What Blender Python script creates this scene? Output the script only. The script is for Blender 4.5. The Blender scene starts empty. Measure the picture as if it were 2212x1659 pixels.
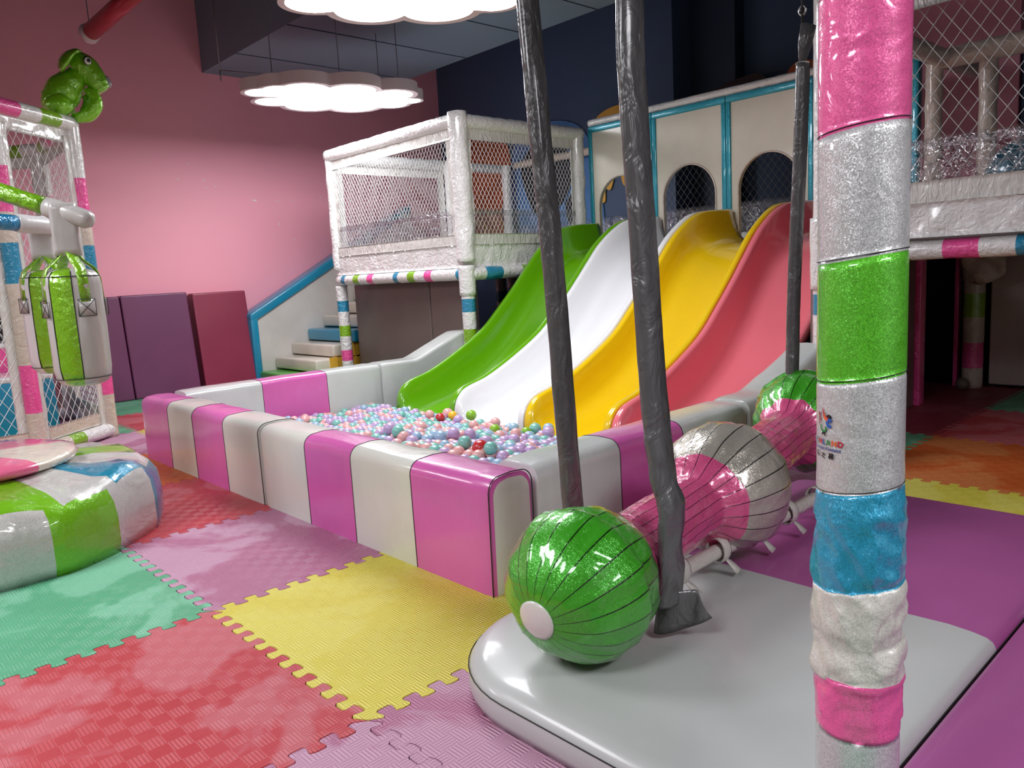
import bpy, bmesh, math, random
from mathutils import Vector, Matrix, noise
random.seed(7)
PI = math.pi
S = bpy.context.scene
COL = S.collection

# ------------------------------------------------------------------ camera
CAM = Vector((2.64970118, -0.949981776, 1.12848849))
YAW, PITCH, ROLL, FPX = 2.39719131, 0.145878963, 0.0555567449, 1674.18
fw = Vector((math.cos(PITCH)*math.cos(YAW), math.cos(PITCH)*math.sin(YAW), -math.sin(PITCH)))
rt = fw.cross(Vector((0, 0, 1))).normalized()
dn = fw.cross(rt)
r2 = rt*math.cos(ROLL) + dn*math.sin(ROLL)
d2 = dn*math.cos(ROLL) - rt*math.sin(ROLL)
cam_d = bpy.data.cameras.new('camera')
cam_d.sensor_fit = 'HORIZONTAL'; cam_d.sensor_width = 36; cam_d.lens = FPX/2212*36
cam_d.clip_start = 0.05; cam_d.clip_end = 60
cam = bpy.data.objects.new('camera', cam_d); COL.objects.link(cam)
cam.matrix_world = Matrix(((r2.x, -d2.x, -fw.x, CAM.x), (r2.y, -d2.y, -fw.y, CAM.y), (r2.z, -d2.z, -fw.z, CAM.z), (0, 0, 0, 1)))
S.camera = cam
# ------------------------------------------------------------------ world and exposure
w = bpy.data.worlds.new('world'); S.world = w; w.use_nodes = True
w.node_tree.nodes['Background'].inputs[0].default_value = (0.5, 0.52, 0.56, 1)
w.node_tree.nodes['Background'].inputs[1].default_value = 0.3
S.view_settings.view_transform = 'Standard'; S.view_settings.look = 'None'
S.view_settings.exposure = 0.38; S.view_settings.gamma = 1.0
S.cycles.max_bounces = 7; S.cycles.diffuse_bounces = 4; S.cycles.glossy_bounces = 3; S.cycles.transparent_max_bounces = 12
S.cycles.caustics_reflective = False; S.cycles.caustics_refractive = False
S.cycles.adaptive_threshold = .02
LAMP_POWER = 16.5        # radiance of the cloud lamps' diffusers

# ------------------------------------------------------------------ materials
def lin(c):
    return tuple((x/255/12.92 if x/255 <= .04045 else ((x/255+.055)/1.055)**2.4) for x in c) + (1,)

def nodes(name):
    m = bpy.data.materials.new(name); m.use_nodes = True
    nt = m.node_tree
    return m, nt, nt.nodes['Principled BSDF']

def N(nt, typ, **kw):
    n = nt.nodes.new(typ)
    for k, v in kw.items():
        if k in n.inputs.keys(): n.inputs[k].default_value = v
        else: setattr(n, k, v)
    return n

def L(nt, a, b): nt.links.new(a, b)

def plain(name, col, rough=.5, metal=0, coat=0, spec=.5):
    m, nt, b = nodes(name)
    b.inputs['Base Color'].default_value = lin(col); b.inputs['Roughness'].default_value = rough
    b.inputs['Metallic'].default_value = metal; b.inputs['Coat Weight'].default_value = coat
    b.inputs['Specular IOR Level'].default_value = spec; b.inputs['Coat Roughness'].default_value = .08
    return m

def vinyl(name, col, rough=.38, coat=.35, crease=.25, scale=5.0, stretch=(1, 1, 1), dirt=.1, detail=2.0, fine=0):
    """soft vinyl cover: colour with slight grime, glossy, with soft creases"""
    m, nt, b = nodes(name)
    tc = N(nt, 'ShaderNodeTexCoord')
    mp = N(nt, 'ShaderNodeMapping'); mp.inputs['Scale'].default_value = stretch
    L(nt, tc.outputs['Object'], mp.inputs[0])
    n1 = N(nt, 'ShaderNodeTexNoise', Scale=scale, Detail=detail, Distortion=.8); L(nt, mp.outputs[0], n1.inputs[0])
    n2 = N(nt, 'ShaderNodeTexNoise', Scale=2.2, Detail=5.0); L(nt, tc.outputs['Object'], n2.inputs[0])
    cr = N(nt, 'ShaderNodeValToRGB'); cr.color_ramp.elements[0].position = .42; cr.color_ramp.elements[1].position = .62
    c = lin(col)
    cr.color_ramp.elements[0].color = tuple(x*(1-dirt) for x in c[:3]) + (1,)
    cr.color_ramp.elements[1].color = c
    L(nt, n2.outputs[0], cr.inputs[0]); L(nt, cr.outputs[0], b.inputs['Base Color'])
    bp = N(nt, 'ShaderNodeBump', Strength=crease, Distance=.02); L(nt, n1.outputs[0], bp.inputs['Height'])
    if fine:
        m2 = N(nt, 'ShaderNodeMapping'); m2.inputs['Scale'].default_value = (1, 1, .12); L(nt, tc.outputs['Object'], m2.inputs[0])
        n3 = N(nt, 'ShaderNodeTexNoise', Scale=21.0, Detail=2.5, Distortion=.6); L(nt, m2.outputs[0], n3.inputs[0])
        b2 = N(nt, 'ShaderNodeBump', Strength=fine, Distance=.012); L(nt, n3.outputs[0], b2.inputs['Height']); L(nt, bp.outputs[0], b2.inputs['Normal']); bp = b2
    L(nt, bp.outputs[0], b.inputs['Normal'])
    b.inputs['Roughness'].default_value = rough; b.inputs['Coat Weight'].default_value = coat; b.inputs['Coat Roughness'].default_value = .1
    return m

def glitter(name, col, cell=420, amt=.55, coat=.8, crease=.3, cscale=9, metal=.35, seams=0, rough=.32):
    """glitter film under clear vinyl: flakes tilt at random, the clear coat creases; optional stitched seams along U"""
    m, nt, b = nodes(name)
    tc = N(nt, 'ShaderNodeTexCoord')
    v = N(nt, 'ShaderNodeTexVoronoi', Scale=cell); L(nt, tc.outputs['Object'], v.inputs['Vector'])
    sub = N(nt, 'ShaderNodeVectorMath', operation='SUBTRACT'); sub.inputs[1].default_value = (.5, .5, .5)
    L(nt, v.outputs['Color'], sub.inputs[0])
    sc = N(nt, 'ShaderNodeVectorMath', operation='SCALE'); sc.inputs['Scale'].default_value = amt
    L(nt, sub.outputs[0], sc.inputs[0])
    n1 = N(nt, 'ShaderNodeTexNoise', Scale=cscale, Detail=2.0, Distortion=1.4); L(nt, tc.outputs['Object'], n1.inputs[0])
    bp = N(nt, 'ShaderNodeBump', Strength=crease, Distance=.02); L(nt, n1.outputs[0], bp.inputs['Height'])
    ad = N(nt, 'ShaderNodeVectorMath', operation='ADD'); L(nt, bp.outputs[0], ad.inputs[0]); L(nt, sc.outputs[0], ad.inputs[1])
    nm = N(nt, 'ShaderNodeVectorMath', operation='NORMALIZE'); L(nt, ad.outputs[0], nm.inputs[0])
    L(nt, nm.outputs[0], b.inputs['Normal']); L(nt, bp.outputs[0], b.inputs['Coat Normal'])
    c = lin(col)
    hs = N(nt, 'ShaderNodeMix', data_type='RGBA'); hs.inputs['A'].default_value = tuple(x*.82 for x in c[:3])+(1,)
    hs.inputs['B'].default_value = tuple(min(1, x*1.15) for x in c[:3])+(1,)
    sx = N(nt, 'ShaderNodeSeparateColor'); L(nt, v.outputs['Color'], sx.inputs[0]); L(nt, sx.outputs[0], hs.inputs['Factor'])
    out = hs.outputs['Result']
    if seams:
        uv = N(nt, 'ShaderNodeSeparateXYZ'); L(nt, tc.outputs['UV'], uv.inputs[0])
        mu = N(nt, 'ShaderNodeMath', operation='MULTIPLY'); mu.inputs[1].default_value = seams; L(nt, uv.outputs[0], mu.inputs[0])
        fr = N(nt, 'ShaderNodeMath', operation='FRACT'); L(nt, mu.outputs[0], fr.inputs[0])
        s5 = N(nt, 'ShaderNodeMath', operation='SUBTRACT'); s5.inputs[1].default_value = .5; L(nt, fr.outputs[0], s5.inputs[0])
        ab = N(nt, 'ShaderNodeMath', operation='ABSOLUTE'); L(nt, s5.outputs[0], ab.inputs[0])
        gt = N(nt, 'ShaderNodeMath', operation='LESS_THAN'); gt.inputs[1].default_value = .034; L(nt, ab.outputs[0], gt.inputs[0])
        mx = N(nt, 'ShaderNodeMix', data_type='RGBA'); mx.inputs['B'].default_value = (c[0]*.06, c[1]*.06, c[2]*.06, 1)
        L(nt, gt.outputs[0], mx.inputs['Factor']); L(nt, out, mx.inputs['A']); out = mx.outputs['Result']
    L(nt, out, b.inputs['Base Color'])
    b.inputs['Metallic'].default_value = metal; b.inputs['Roughness'].default_value = rough
    b.inputs['Coat Weight'].default_value = coat; b.inputs['Coat Roughness'].default_value = .06
    return m

def foam(name, col, worn):
    """EVA puzzle mat: basket-weave ribs, worn patches where feet have rubbed the surface pale"""
    m, nt, b = nodes(name)
    tc = N(nt, 'ShaderNodeTexCoord'); sp = N(nt, 'ShaderNodeSeparateXYZ'); L(nt, tc.outputs['Object'], sp.inputs[0])
    def M(op, a, bb=None):
        n = N(nt, 'ShaderNodeMath', operation=op)
        for i, x in enumerate((a, bb)):
            if x is None: continue
            if isinstance(x, (int, float)): n.inputs[i].default_value = x
            else: L(nt, x, n.inputs[i])
        return n.outputs[0]
    gx = M('MULTIPLY', sp.outputs[0], 20); gy = M('MULTIPLY', sp.outputs[1], 20)
    ck = M('MODULO', M('ADD', M('ADD', M('FLOOR', gx), M('FLOOR', gy)), 400), 2)
    rx = M('SINE', M('MULTIPLY', gx, 2*PI*5)); ry = M('SINE', M('MULTIPLY', gy, 2*PI*5))
    h = M('ADD', M('MULTIPLY', rx, ck), M('MULTIPLY', ry, M('SUBTRACT', 1, ck)))
    bp = N(nt, 'ShaderNodeBump', Strength=.9, Distance=.0016); L(nt, h, bp.inputs['Height']); L(nt, bp.outputs[0], b.inputs['Normal'])
    mp = N(nt, 'ShaderNodeMapping'); mp.inputs['Scale'].default_value = (1, .8, 1); mp.inputs['Rotation'].default_value = (0, 0, .6); L(nt, tc.outputs['Object'], mp.inputs[0])
    n1 = N(nt, 'ShaderNodeTexNoise', Scale=2.0, Detail=5.0, Distortion=.7); L(nt, mp.outputs[0], n1.inputs[0])
    cr = N(nt, 'ShaderNodeValToRGB'); e = cr.color_ramp.elements
    e[0].position = .485; e[1].position = .525
    e[0].color = lin(col); e[1].color = lin(worn); L(nt, n1.outputs[0], cr.inputs[0])
    # ribs running across the view read a touch darker in their grooves
    L(nt, cr.outputs[0], b.inputs['Base Color'])
    rr = N(nt, 'ShaderNodeMapRange'); rr.inputs['From Min'].default_value = .4; rr.inputs['From Max'].default_value = .6
    rr.inputs['To Min'].default_value = .36; rr.inputs['To Max'].default_value = .6
    L(nt, n1.outputs[0], rr.inputs['Value']); L(nt, rr.outputs[0], b.inputs['Roughness'])
    b.inputs['Specular IOR Level'].default_value = .45
    return m

def wallpaint(name, col, rough=.6, chips=False):
    m, nt, b = nodes(name)
    tc = N(nt, 'ShaderNodeTexCoord')
    n = N(nt, 'ShaderNodeTexNoise', Scale=90.0, Detail=3.0); L(nt, tc.outputs['Object'], n.inputs[0])
    bp = N(nt, 'ShaderNodeBump', Strength=.08, Distance=.003); L(nt, n.outputs[0], bp.inputs['Height']); L(nt, bp.outputs[0], b.inputs['Normal'])
    b.inputs['Base Color'].default_value = lin(col); b.inputs['Roughness'].default_value = rough
    return m

def clearfilm(name, gloss=.11):
    """clear PVC film: see-through with a creased glossy skin"""
    m = bpy.data.materials.new(name); m.use_nodes = True; nt = m.node_tree; nt.nodes.clear()
    out = N(nt, 'ShaderNodeOutputMaterial'); mx = N(nt, 'ShaderNodeMixShader'); mx.inputs[0].default_value = gloss
    tr = N(nt, 'ShaderNodeBsdfTransparent'); tr.inputs[0].default_value = (.93, .93, .94, 1)
    gl = N(nt, 'ShaderNodeBsdfGlossy'); gl.inputs['Roughness'].default_value = .1; gl.inputs[0].default_value = (.9, .9, .92, 1)
    tc = N(nt, 'ShaderNodeTexCoord')
    n = N(nt, 'ShaderNodeTexNoise', Scale=16.0, Detail=2.0, Distortion=1.5); L(nt, tc.outputs['Object'], n.inputs[0])
    bp = N(nt, 'ShaderNodeBump', Strength=.8, Distance=.03); L(nt, n.outputs[0], bp.inputs['Height']); L(nt, bp.outputs[0], gl.inputs['Normal'])
    L(nt, tr.outputs[0], mx.inputs[1]); L(nt, gl.outputs[0], mx.inputs[2]); L(nt, mx.outputs[0], out.inputs[0])
    return m

def emit(name, col, s):
    m, nt, b = nodes(name)
    b.inputs['Emission Color'].default_value = lin(col); b.inputs['Emission Strength'].default_value = s
    b.inputs['Base Color'].default_value = (.8, .8, .8, 1)
    return m

MT = {}
MT['pinkwall'] = wallpaint('pink_wall_paint', (250, 170, 188), .55)
MT['navy'] = wallpaint('navy_wall_paint', (70, 90, 120), .6)
MT['navydark'] = wallpaint('dark_navy_paint', (42, 54, 76), .6)
MT['soffit'] = wallpaint('dark_duct_paint', (116, 134, 150), .55)
MT['offwall'] = wallpaint('pale_wall_paint', (205, 203, 200), .7)
MT['ceil'] = wallpaint('dark_ceiling_paint', (60, 62, 72), .8)
MT['under'] = plain('subfloor_screed', (34, 32, 32), .8)
MT['grey'] = vinyl('pale_grey_vinyl', (200, 203, 200), .30, .5, .3, 3.5, (1, 1, .35), fine=.13)
MT['cream'] = vinyl('cream_white_vinyl', (214, 214, 205), .30, .5, .3, 3.5, (1, 1, .35), fine=.13)
MT['magenta'] = vinyl('orchid_pink_vinyl', (212, 98, 174), .30, .5, .3, 3.5, (1, 1, .35), fine=.13)
MT['matgrey'] = vinyl('mat_grey_vinyl', (186, 188, 186), .38, .3, .12, 2.2, dirt=.06)
MT['matpurple'] = vinyl('mat_purple_vinyl', (168, 86, 146), .42, .25, .15, 2.2, dirt=.06)
MT['whitecover'] = vinyl('white_wrinkled_vinyl', (226, 224, 222), .28, .8, .7, 26, (1, 1, 1), .05)
MT['hem'] = vinyl('translucent_white_hem', (214, 212, 206), .3, .7, .8, 40, (1, 1, .3), .06)
MT['stripeblue'] = vinyl('teal_blue_wrinkled_vinyl', (36, 134, 170), .28, .8, .6, 26)
MT['stripegreen'] = vinyl('lime_green_wrinkled_vinyl', (128, 178, 28), .28, .8, .6, 26)
MT['stripepink'] = vinyl('hot_pink_wrinkled_vinyl', (238, 84, 156), .28, .8, .6, 26)
MT['beige'] = vinyl('beige_worn_vinyl', (205, 190, 176), .35, .5, .6, 22)
MT['teal'] = glitter('teal_glitter_gelcoat', (34, 150, 170), 300, .25, .6, .05, 3, .25)
MT['tealpad'] = vinyl('teal_smooth_vinyl', (30, 140, 176), .3, .5, .12, 6)
MT['panel'] = vinyl('cream_panel_board', (212, 206, 190), .4, .3, .05, 3)
MT['stairpanel'] = vinyl('pale_stair_side_board', (206, 202, 196), .5, .15, .05, 3)
MT['slgreen'] = plain('green_fibreglass', (98, 164, 6), .22, 0, .8)
MT['slwhite'] = plain('white_fibreglass', (232, 233, 234), .22, 0, .8)
MT['slyellow'] = plain('yellow_fibreglass', (234, 196, 14), .22, 0, .8)
MT['slpink'] = plain('coral_pink_fibreglass', (230, 116, 128), .22, 0, .8)
MT['slgrey'] = plain('grey_moulding', (150, 148, 150), .4)
MT['black'] = plain('black_board', (14, 14, 18), .6)
MT['padpurple'] = vinyl('deep_purple_vinyl', (112, 52, 92), .5, .1, .06, 3)
MT['padred'] = vinyl('wine_red_vinyl', (142, 44, 72), .45, .12, .06, 3)
MT['taupe'] = vinyl('taupe_grey_vinyl', (112, 100, 94), .5, .1, .06, 3)
MT['whitepad'] = vinyl('off_white_pad_vinyl', (206, 190, 186), .5, .1, .06, 3)
MT['yellowedge'] = plain('ochre_edge_board', (222, 172, 60), .4)
MT['steptop'] = vinyl('ivory_step_vinyl', (214, 206, 192), .35, .4, .15, 6)
MT['greenmat'] = vinyl('green_smooth_vinyl', (90, 170, 70), .4, .3, .1, 5)
MT['net'] = plain('white_net_cord', (232, 232, 230), .6)
MT['netgrey'] = plain('grey_net_cord', (188, 188, 186), .6)
MT['clear'] = clearfilm('clear_vinyl_film')
MT['strap'] = vinyl('charcoal_strap_vinyl', (86, 86, 86), .3, .5, 1.0, 16, (1, 1, .6), .12, 3.0)
MT['metal'] = plain('steel', (170, 170, 170), .25, 1)
MT['darkmetal'] = plain('dark_steel', (60, 60, 62), .4, .8)
MT['thread'] = plain('dark_thread', (46, 44, 42), .8)
MT['lampbody'] = plain('white_lamp_housing', (214, 196, 200), .5)
MT['diffuser'] = emit('lit_diffuser', (250, 250, 255), LAMP_POWER)
MT['pipe'] = plain('red_pipe_paint', (176, 34, 52), .35, 0, .3)
MT['cable'] = plain('grey_cable', (128, 122, 132), .5)
MT['gsilver'] = glitter('silver_glitter_film', (202, 202, 202), 620, .42, .7, .25, 8, .3, rough=.42)
MT['ggreen'] = glitter('green_glitter_film', (92, 190, 36), 620, .45, .7, .25, 8, .25, rough=.4)
MT['gpink'] = glitter('pink_glitter_film', (240, 96, 160), 620, .25, .8, .35, 10, .1, rough=.4)
MT['gblue'] = glitter('blue_glitter_film', (44, 156, 192), 620, .45, .7, .35, 14, .25, rough=.4)
MT['gdirty'] = glitter('worn_silver_film', (208, 204, 196), 620, .2, .4, .35, 14, .05, rough=.42)
MT['bgreen'] = glitter('green_bolster_film', (62, 166, 30), 520, .4, .9, .45, 7, .25, 22)
MT['bpink'] = glitter('pink_bolster_film', (214, 84, 134), 520, .2, .9, .55, 8, .15, 22)
MT['bsilver'] = glitter('silver_bolster_film', (178, 172, 160), 520, .4, .9, .4, 7, .35, 22)
MT['sgreen'] = glitter('green_seat_film', (112, 178, 10), 420, .25, 1, .5, 5, .15)
MT['sblue'] = glitter('blue_seat_film', (24, 130, 160), 420, .25, 1, .6, 5, .15)
MT['sgrey'] = glitter('grey_seat_film', (190, 188, 184), 420, .15, 1, .6, 5, .1)
MT['spink'] = glitter('pink_seat_film', (232, 108, 148), 420, .12, 1, .4, 5, .1)
MT['scream'] = glitter('cream_seat_film', (218, 208, 192), 420, .1, 1, .4, 5, .1)
MT['baggrey'] = vinyl('bag_grey_vinyl', (186, 182, 178), .36, .5, .5, 10, (1, 1, .3), .08)
MT['bagwhite'] = vinyl('bag_white_vinyl', (214, 212, 212), .36, .5, .5, 10, (1, 1, .3), .06)
MT['baggreen'] = glitter('bag_green_film', (124, 180, 20), 420, .3, .9, .5, 12, .2)
MT['gbar'] = glitter('green_bar_film', (112, 168, 20), 420, .2, 1, .7, 22, .15)
MT['bbar'] = glitter('blue_bar_film', (20, 130, 180), 420, .2, 1, .7, 22, .15)
MT['toygreen'] = glitter('toy_green_film', (132, 206, 26), 520, .12, 1, .6, 12, .2)
MT['eyewhite'] = plain('eye_white', (225, 225, 225), .25, 0, .6)
MT['eyeblack'] = plain('eye_black', (10, 12, 20), .2, 0, .6)
MT['nosegrey'] = plain('nose_grey', (158, 152, 156), .3, 0, .5)
MT['orange_m'] = plain('mural_orange', (186, 92, 52), .7)
MT['blue_m'] = plain('mural_blue', (78, 122, 176), .7)
MT['dark_m'] = plain('mural_ink', (26, 26, 42), .7)
MT['yellow_m'] = plain('mural_yellow', (226, 172, 76), .7)
MT['brown_m'] = plain('mural_brown', (56, 36, 38), .7)
MT['tball'] = glitter('teal_ball_film', (10, 92, 112), 420, .2, 1, .3, 6, .2)
MT['chip'] = plain('plaster_chip', (236, 226, 226), .8)

# ------------------------------------------------------------------ object helpers
def smooth(me, on=True):
    for p in me.polygons: p.use_smooth = on

def obj(name, verts, faces, mats, parent=None, mi=None, sm=True, uvs=None, loc=None):
    """one mesh object; verts in world coordinates, origin at the parent's place (or at loc)"""
    o0 = Vector(loc) if loc is not None else (Vector(parent['_o']) if parent else Vector((0, 0, 0)))
    me = bpy.data.meshes.new(name)
    me.from_pydata([tuple(Vector(v)-o0) for v in verts], [], faces)
    if not isinstance(mats, (list, tuple)): mats = [mats]
    for m in mats: me.materials.append(MT[m] if isinstance(m, str) else m)
    if mi:
        for p, i in zip(me.polygons, mi): p.material_index = i
    if uvs:
        ul = me.uv_layers.new(name='UVMap')
        k = 0
        for p in me.polygons:
            for j in range(p.loop_total):
                ul.data[p.loop_start+j].uv = uvs[k]; k += 1
    smooth(me, sm); me.update()
    o = bpy.data.objects.new(name, me); COL.objects.link(o)
    o['_o'] = tuple(o0)
    if parent:
        o.parent = parent
        o.location = o0 - Vector(parent['_o'])
    else: o.location = o0
    return o

def tag(o, label, cat, group=None, kind=None):
    if label: o['label'] = label
    if cat: o['category'] = cat
    if group: o['group'] = group
    if kind: o['kind'] = kind
    return o

def thing(name, label, cat, loc, group=None):
    e = bpy.data.objects.new(name, None); COL.objects.link(e); e.location = loc; e['_o'] = tuple(loc)
    e.empty_display_size = .1
    return tag(e, label, cat, group)

def struct(o):
    o['kind'] = 'structure'; return o

def bevel(o, wd=.01, seg=3):
    m = o.modifiers.new('bevel', 'BEVEL'); m.width = wd; m.segments = seg; m.limit_method = 'ANGLE'; m.angle_limit = math.radians(40)
    m.harden_normals = False
    return o

def box_vf(x0, x1, y0, y1, z0, z1):
    v = [(x, y, z) for z in (z0, z1) for (x, y) in ((x0, y0), (x1, y0), (x1, y1), (x0, y1))]
    f = [(3, 2, 1, 0), (4, 5, 6, 7), (0, 1, 5, 4), (1, 2, 6, 5), (2, 3, 7, 6), (3, 0, 4, 7)]
    return v, f

def box(name, b, mat, parent=None, bev=0, seg=3, **k):
    v, f = box_vf(*b)
    o = obj(name, v, f, mat, parent, sm=False, loc=None if parent else ((b[0]+b[1])/2, (b[2]+b[3])/2, b[4]), **k)
    if bev:
        bevel(o, bev, seg); smooth(o.data)
    return o

def join_vf(lst):
    V, F = [], []
    for v, f in lst:
        n = len(V); V += v; F += [tuple(i+n for i in q) for q in f]
    return V, F

def frame_of(d):
    d = d.normalized()
    a = Vector((0, 0, 1)) if abs(d.z) < .9 else Vector((1, 0, 0))
    s = d.cross(a).normalized(); t = s.cross(d).normalized()
    return s, t

def tube_vf(pts, rad, seg=12, cap=True, wr=None, closed=False, flat=1.0):
    """round tube along pts; wr(i, j, p) gives a radius factor; returns verts, faces, uvs"""
    P = [Vector(p) for p in pts]; n = len(P)
    R = rad if isinstance(rad, (list, tuple)) else [rad]*n
    V, F, U = [], [], []
    s = t = None
    acc = [0]
    for i in range(1, n): acc.append(acc[-1]+(P[i]-P[i-1]).length)
    for i, p in enumerate(P):
        d = (P[min(i+1, n-1)]-P[max(i-1, 0)])
        if closed: d = P[(i+1) % n]-P[i-1]
        if s is None: s, t = frame_of(d)
        else:
            dd = d.normalized(); s = (s-dd*s.dot(dd)).normalized(); t = dd.cross(s).normalized() if False else s.cross(dd).normalized()
        for j in range(seg):
            a = 2*PI*j/seg
            r = R[i]*(wr(i, j, p) if wr else 1)
            V.append(p+(s*math.cos(a)+t*math.sin(a)*flat)*r)
    m = n if closed else n-1
    for i in range(m):
        for j in range(seg):
            a, b = i*seg+j, i*seg+(j+1) % seg
            c, d_ = ((i+1) % n)*seg+(j+1) % seg, ((i+1) % n)*seg+j
            F.append((a, d_, c, b))
            U += [(j/seg, acc[i]), (j/seg, acc[min(i+1, n-1)]), ((j+1)/seg, acc[min(i+1, n-1)]), ((j+1)/seg, acc[i])]
    if cap and not closed:
        F.append(tuple(range(seg))); U += [(0, 0)]*seg
        F.append(tuple((n-1)*seg+j for j in reversed(range(seg)))); U += [(0, 0)]*seg
    return V, F, U

def tube(name, pts, rad, mat, parent=None, seg=12, wr=None, cap=True, closed=False, flat=1.0, **k):
    v, f, u = tube_vf(pts, rad, seg, cap, wr, closed, flat)
    if parent is None and 'loc' not in k: k['loc'] = tuple(v[0]) if False else tuple(Vector(pts[0]))
    return obj(name, v, f, mat, parent, uvs=u, **k)

def wrinkle(amp, sc, seed=0, stretch=1.0):
    o = Vector((seed*3.1, seed*1.7, seed*2.3))
    def f(i, j, p):
        a = j
        q = Vector((math.cos(a*.55)*1.2, math.sin(a*.55)*1.2, 0)) + Vector((p.x*sc, p.y*sc, p.z*sc*stretch)) + o
        return 1+amp*noise.noise(q)
    return f

def striped(name, a, b, rad, stripes, parent, seg=16, amp=.05, sc=9, step=.03, seed=1, square=0):
    """padded pole cover from a to b; stripes = [(length, material)...] repeated"""
    a, b = Vector(a), Vector(b); Ln = (b-a).length; d = (b-a)/Ln
    mats = []; edges = [0]; mm = []
    k = 0; x = 0
    while x < Ln-1e-6:
        l, m = stripes[k % len(stripes)]; k += 1
        x2 = min(Ln, x+l); n = max(1, int((x2-x)/step))
        if m not in mats: mats.append(m)
        for i in range(n): edges.append(x+(x2-x)*(i+1)/n); mm.append(mats.index(m))
        x = x2
    pts = [a+d*e for e in edges]
    wr = wrinkle(amp, sc, seed)
    v, f, u = tube_vf(pts, rad, seg, True, wr)
    mi = []
    for i in range(len(pts)-1): mi += [mm[i]]*seg
    mi += [mm[0], mm[-1]]
    return obj(name, v, f, mats, parent, mi=mi, uvs=u)

def net_vf(o, U, V, wd, ht, cu, cv, r):
    """diamond netting over a rectangle: origin o, unit axes U and V; diamonds cu wide and cv high"""
    o, U, V = Vector(o), Vector(U).normalized(), Vector(V).normalized()
    Nn = U.cross(V); VV, FF = [], []
    def seg(p, q, side):
        d = (q-p).normalized(); s = Nn.cross(d)
        n = len(VV)
        for c in (p, q):
            for k in range(3):
                a = 2*PI*k/3
                VV.append(c+(s*math.cos(a)+Nn*math.sin(a))*r+Nn*side*r*.6)
        for k in range(3): FF.append((n+k, n+(k+1) % 3, n+3+(k+1) % 3, n+3+k))
    sl = cv/cu
    for sg in (1, -1):
        k = -int(ht/cv)-2
        while True:
            # line v = sg*sl*(u-u0)
            u0 = k*cu
            k += 1
            if u0 > wd+ht/sl+cu: break
            if sg == 1: pts = [(u0, 0), (u0+ht/sl, ht)]
            else: pts = [(u0, 0), (u0-ht/sl, ht)]
            (xa, ya), (xb, yb) = pts
            # clip in u to [0, wd]
            t0, t1 = 0., 1.
            dx = xb-xa
            ta, tb = (0-xa)/dx, (wd-xa)/dx
            if ta > tb: ta, tb = tb, ta
            t0, t1 = max(t0, ta), min(t1, tb)
            if t1-t0 < 1e-3: continue
            p = o+U*(xa+dx*t0)+V*(ya+(yb-ya)*t0); q = o+U*(xa+dx*t1)+V*(ya+(yb-ya)*t1)
            seg(p, q, sg)
    return VV, FF

def net(name, parent, o, U, V, wd, ht, cu=.05, cv=.07, r=.0016, mat='net', knots=0):
    v, f = net_vf(o, U, V, wd, ht, cu, cv, r)
    if knots:
        o_, U_, V_ = Vector(o), Vector(U).normalized(), Vector(V).normalized(); N_ = U_.cross(V_)
        i = 0
        for a in range(int(wd/cu*2)+1):
            for b in range(int(ht/cv*2)+1):
                if (a+b) % 2: continue
                p = o_+U_*a*cu/2+V_*b*cv/2
                if (p-o_).dot(U_) > wd or (p-o_).dot(V_) > ht: continue
                n = len(v); k = knots
                v += [p+U_*k, p-U_*k, p+V_*k, p-V_*k, p+N_*k, p-N_*k]
                f += [(n, n+2, n+4), (n+2, n+1, n+4), (n+1, n+3, n+4), (n+3, n, n+4), (n+2, n, n+5), (n+1, n+2, n+5), (n+3, n+1, n+5), (n, n+3, n+5)]
    return obj(name, v, f, mat, parent, sm=False)

def strip_wavy(name, parent, a, b, h, mat, th=.004, amp=.006, sc=18, seed=0, up=(0, 0, 1), nv=6, sag=0):
    """a hanging/stretched sheet from a to b of height h with gathers"""
    a, b, up = Vector(a), Vector(b), Vector(up); Ln = (b-a).length; d = (b-a)/Ln; nn = d.cross(up).normalized()
    nu = max(8, int(Ln/.025)); V, F = [], []
    for side in (0, 1):
        for j in range(nv+1):
            for i in range(nu+1):
                p = a+d*Ln*i/nu+up*h*j/nv
                q = Vector((i/nu*Ln*sc+seed*7, j/nv*1.3, seed))
                off = noise.noise(q)*amp
                V.append(p+nn*(off+(th if side else 0)))
    n1 = (nv+1)*(nu+1)
    for j in range(nv):
        for i in range(nu):
            k = j*(nu+1)+i
            F.append((k, k+1, k+nu+2, k+nu+1)); F.append((n1+k, n1+k+nu+1, n1+k+nu+2, n1+k+1))
    def rim(lst):
        for p, q in zip(lst, lst[1:]): F.append((p, n1+p, n1+q, q))
    rim([i for i in range(nu+1)][::-1]); rim([nv*(nu+1)+i for i in range(nu+1)])
    rim([j*(nu+1) for j in range(nv+1)]); rim([j*(nu+1)+nu for j in range(nv+1)][::-1])
    return obj(name, V, F, mat, parent)

def prism(name, poly, axis, a, b, mat, parent=None, bev=0, sm=False, **k):
    """extrude a 2-D outline; axis 'x': outline is (y,z); 'y': (x,z); 'z': (x,y)"""
    def P(u, v, t): return {'x': (t, u, v), 'y': (u, t, v), 'z': (u, v, t)}[axis]
    n = len(poly)
    V = [P(u, v, a) for u, v in poly]+[P(u, v, b) for u, v in poly]
    F = [tuple(range(n)), tuple(range(2*n-1, n-1, -1))]
    for i in range(n): F.append((i, i+n, (i+1) % n+n, (i+1) % n))
    if parent is None and 'loc' not in k: k['loc'] = V[0]
    o = obj(name, V, F, mat, parent, sm=sm, **k)
    bm = bmesh.new(); bm.from_mesh(o.data); bmesh.ops.recalc_face_normals(bm, faces=bm.faces); bm.to_mesh(o.data); bm.free()
    if bev: bevel(o, bev); smooth(o.data)
    return o

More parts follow.
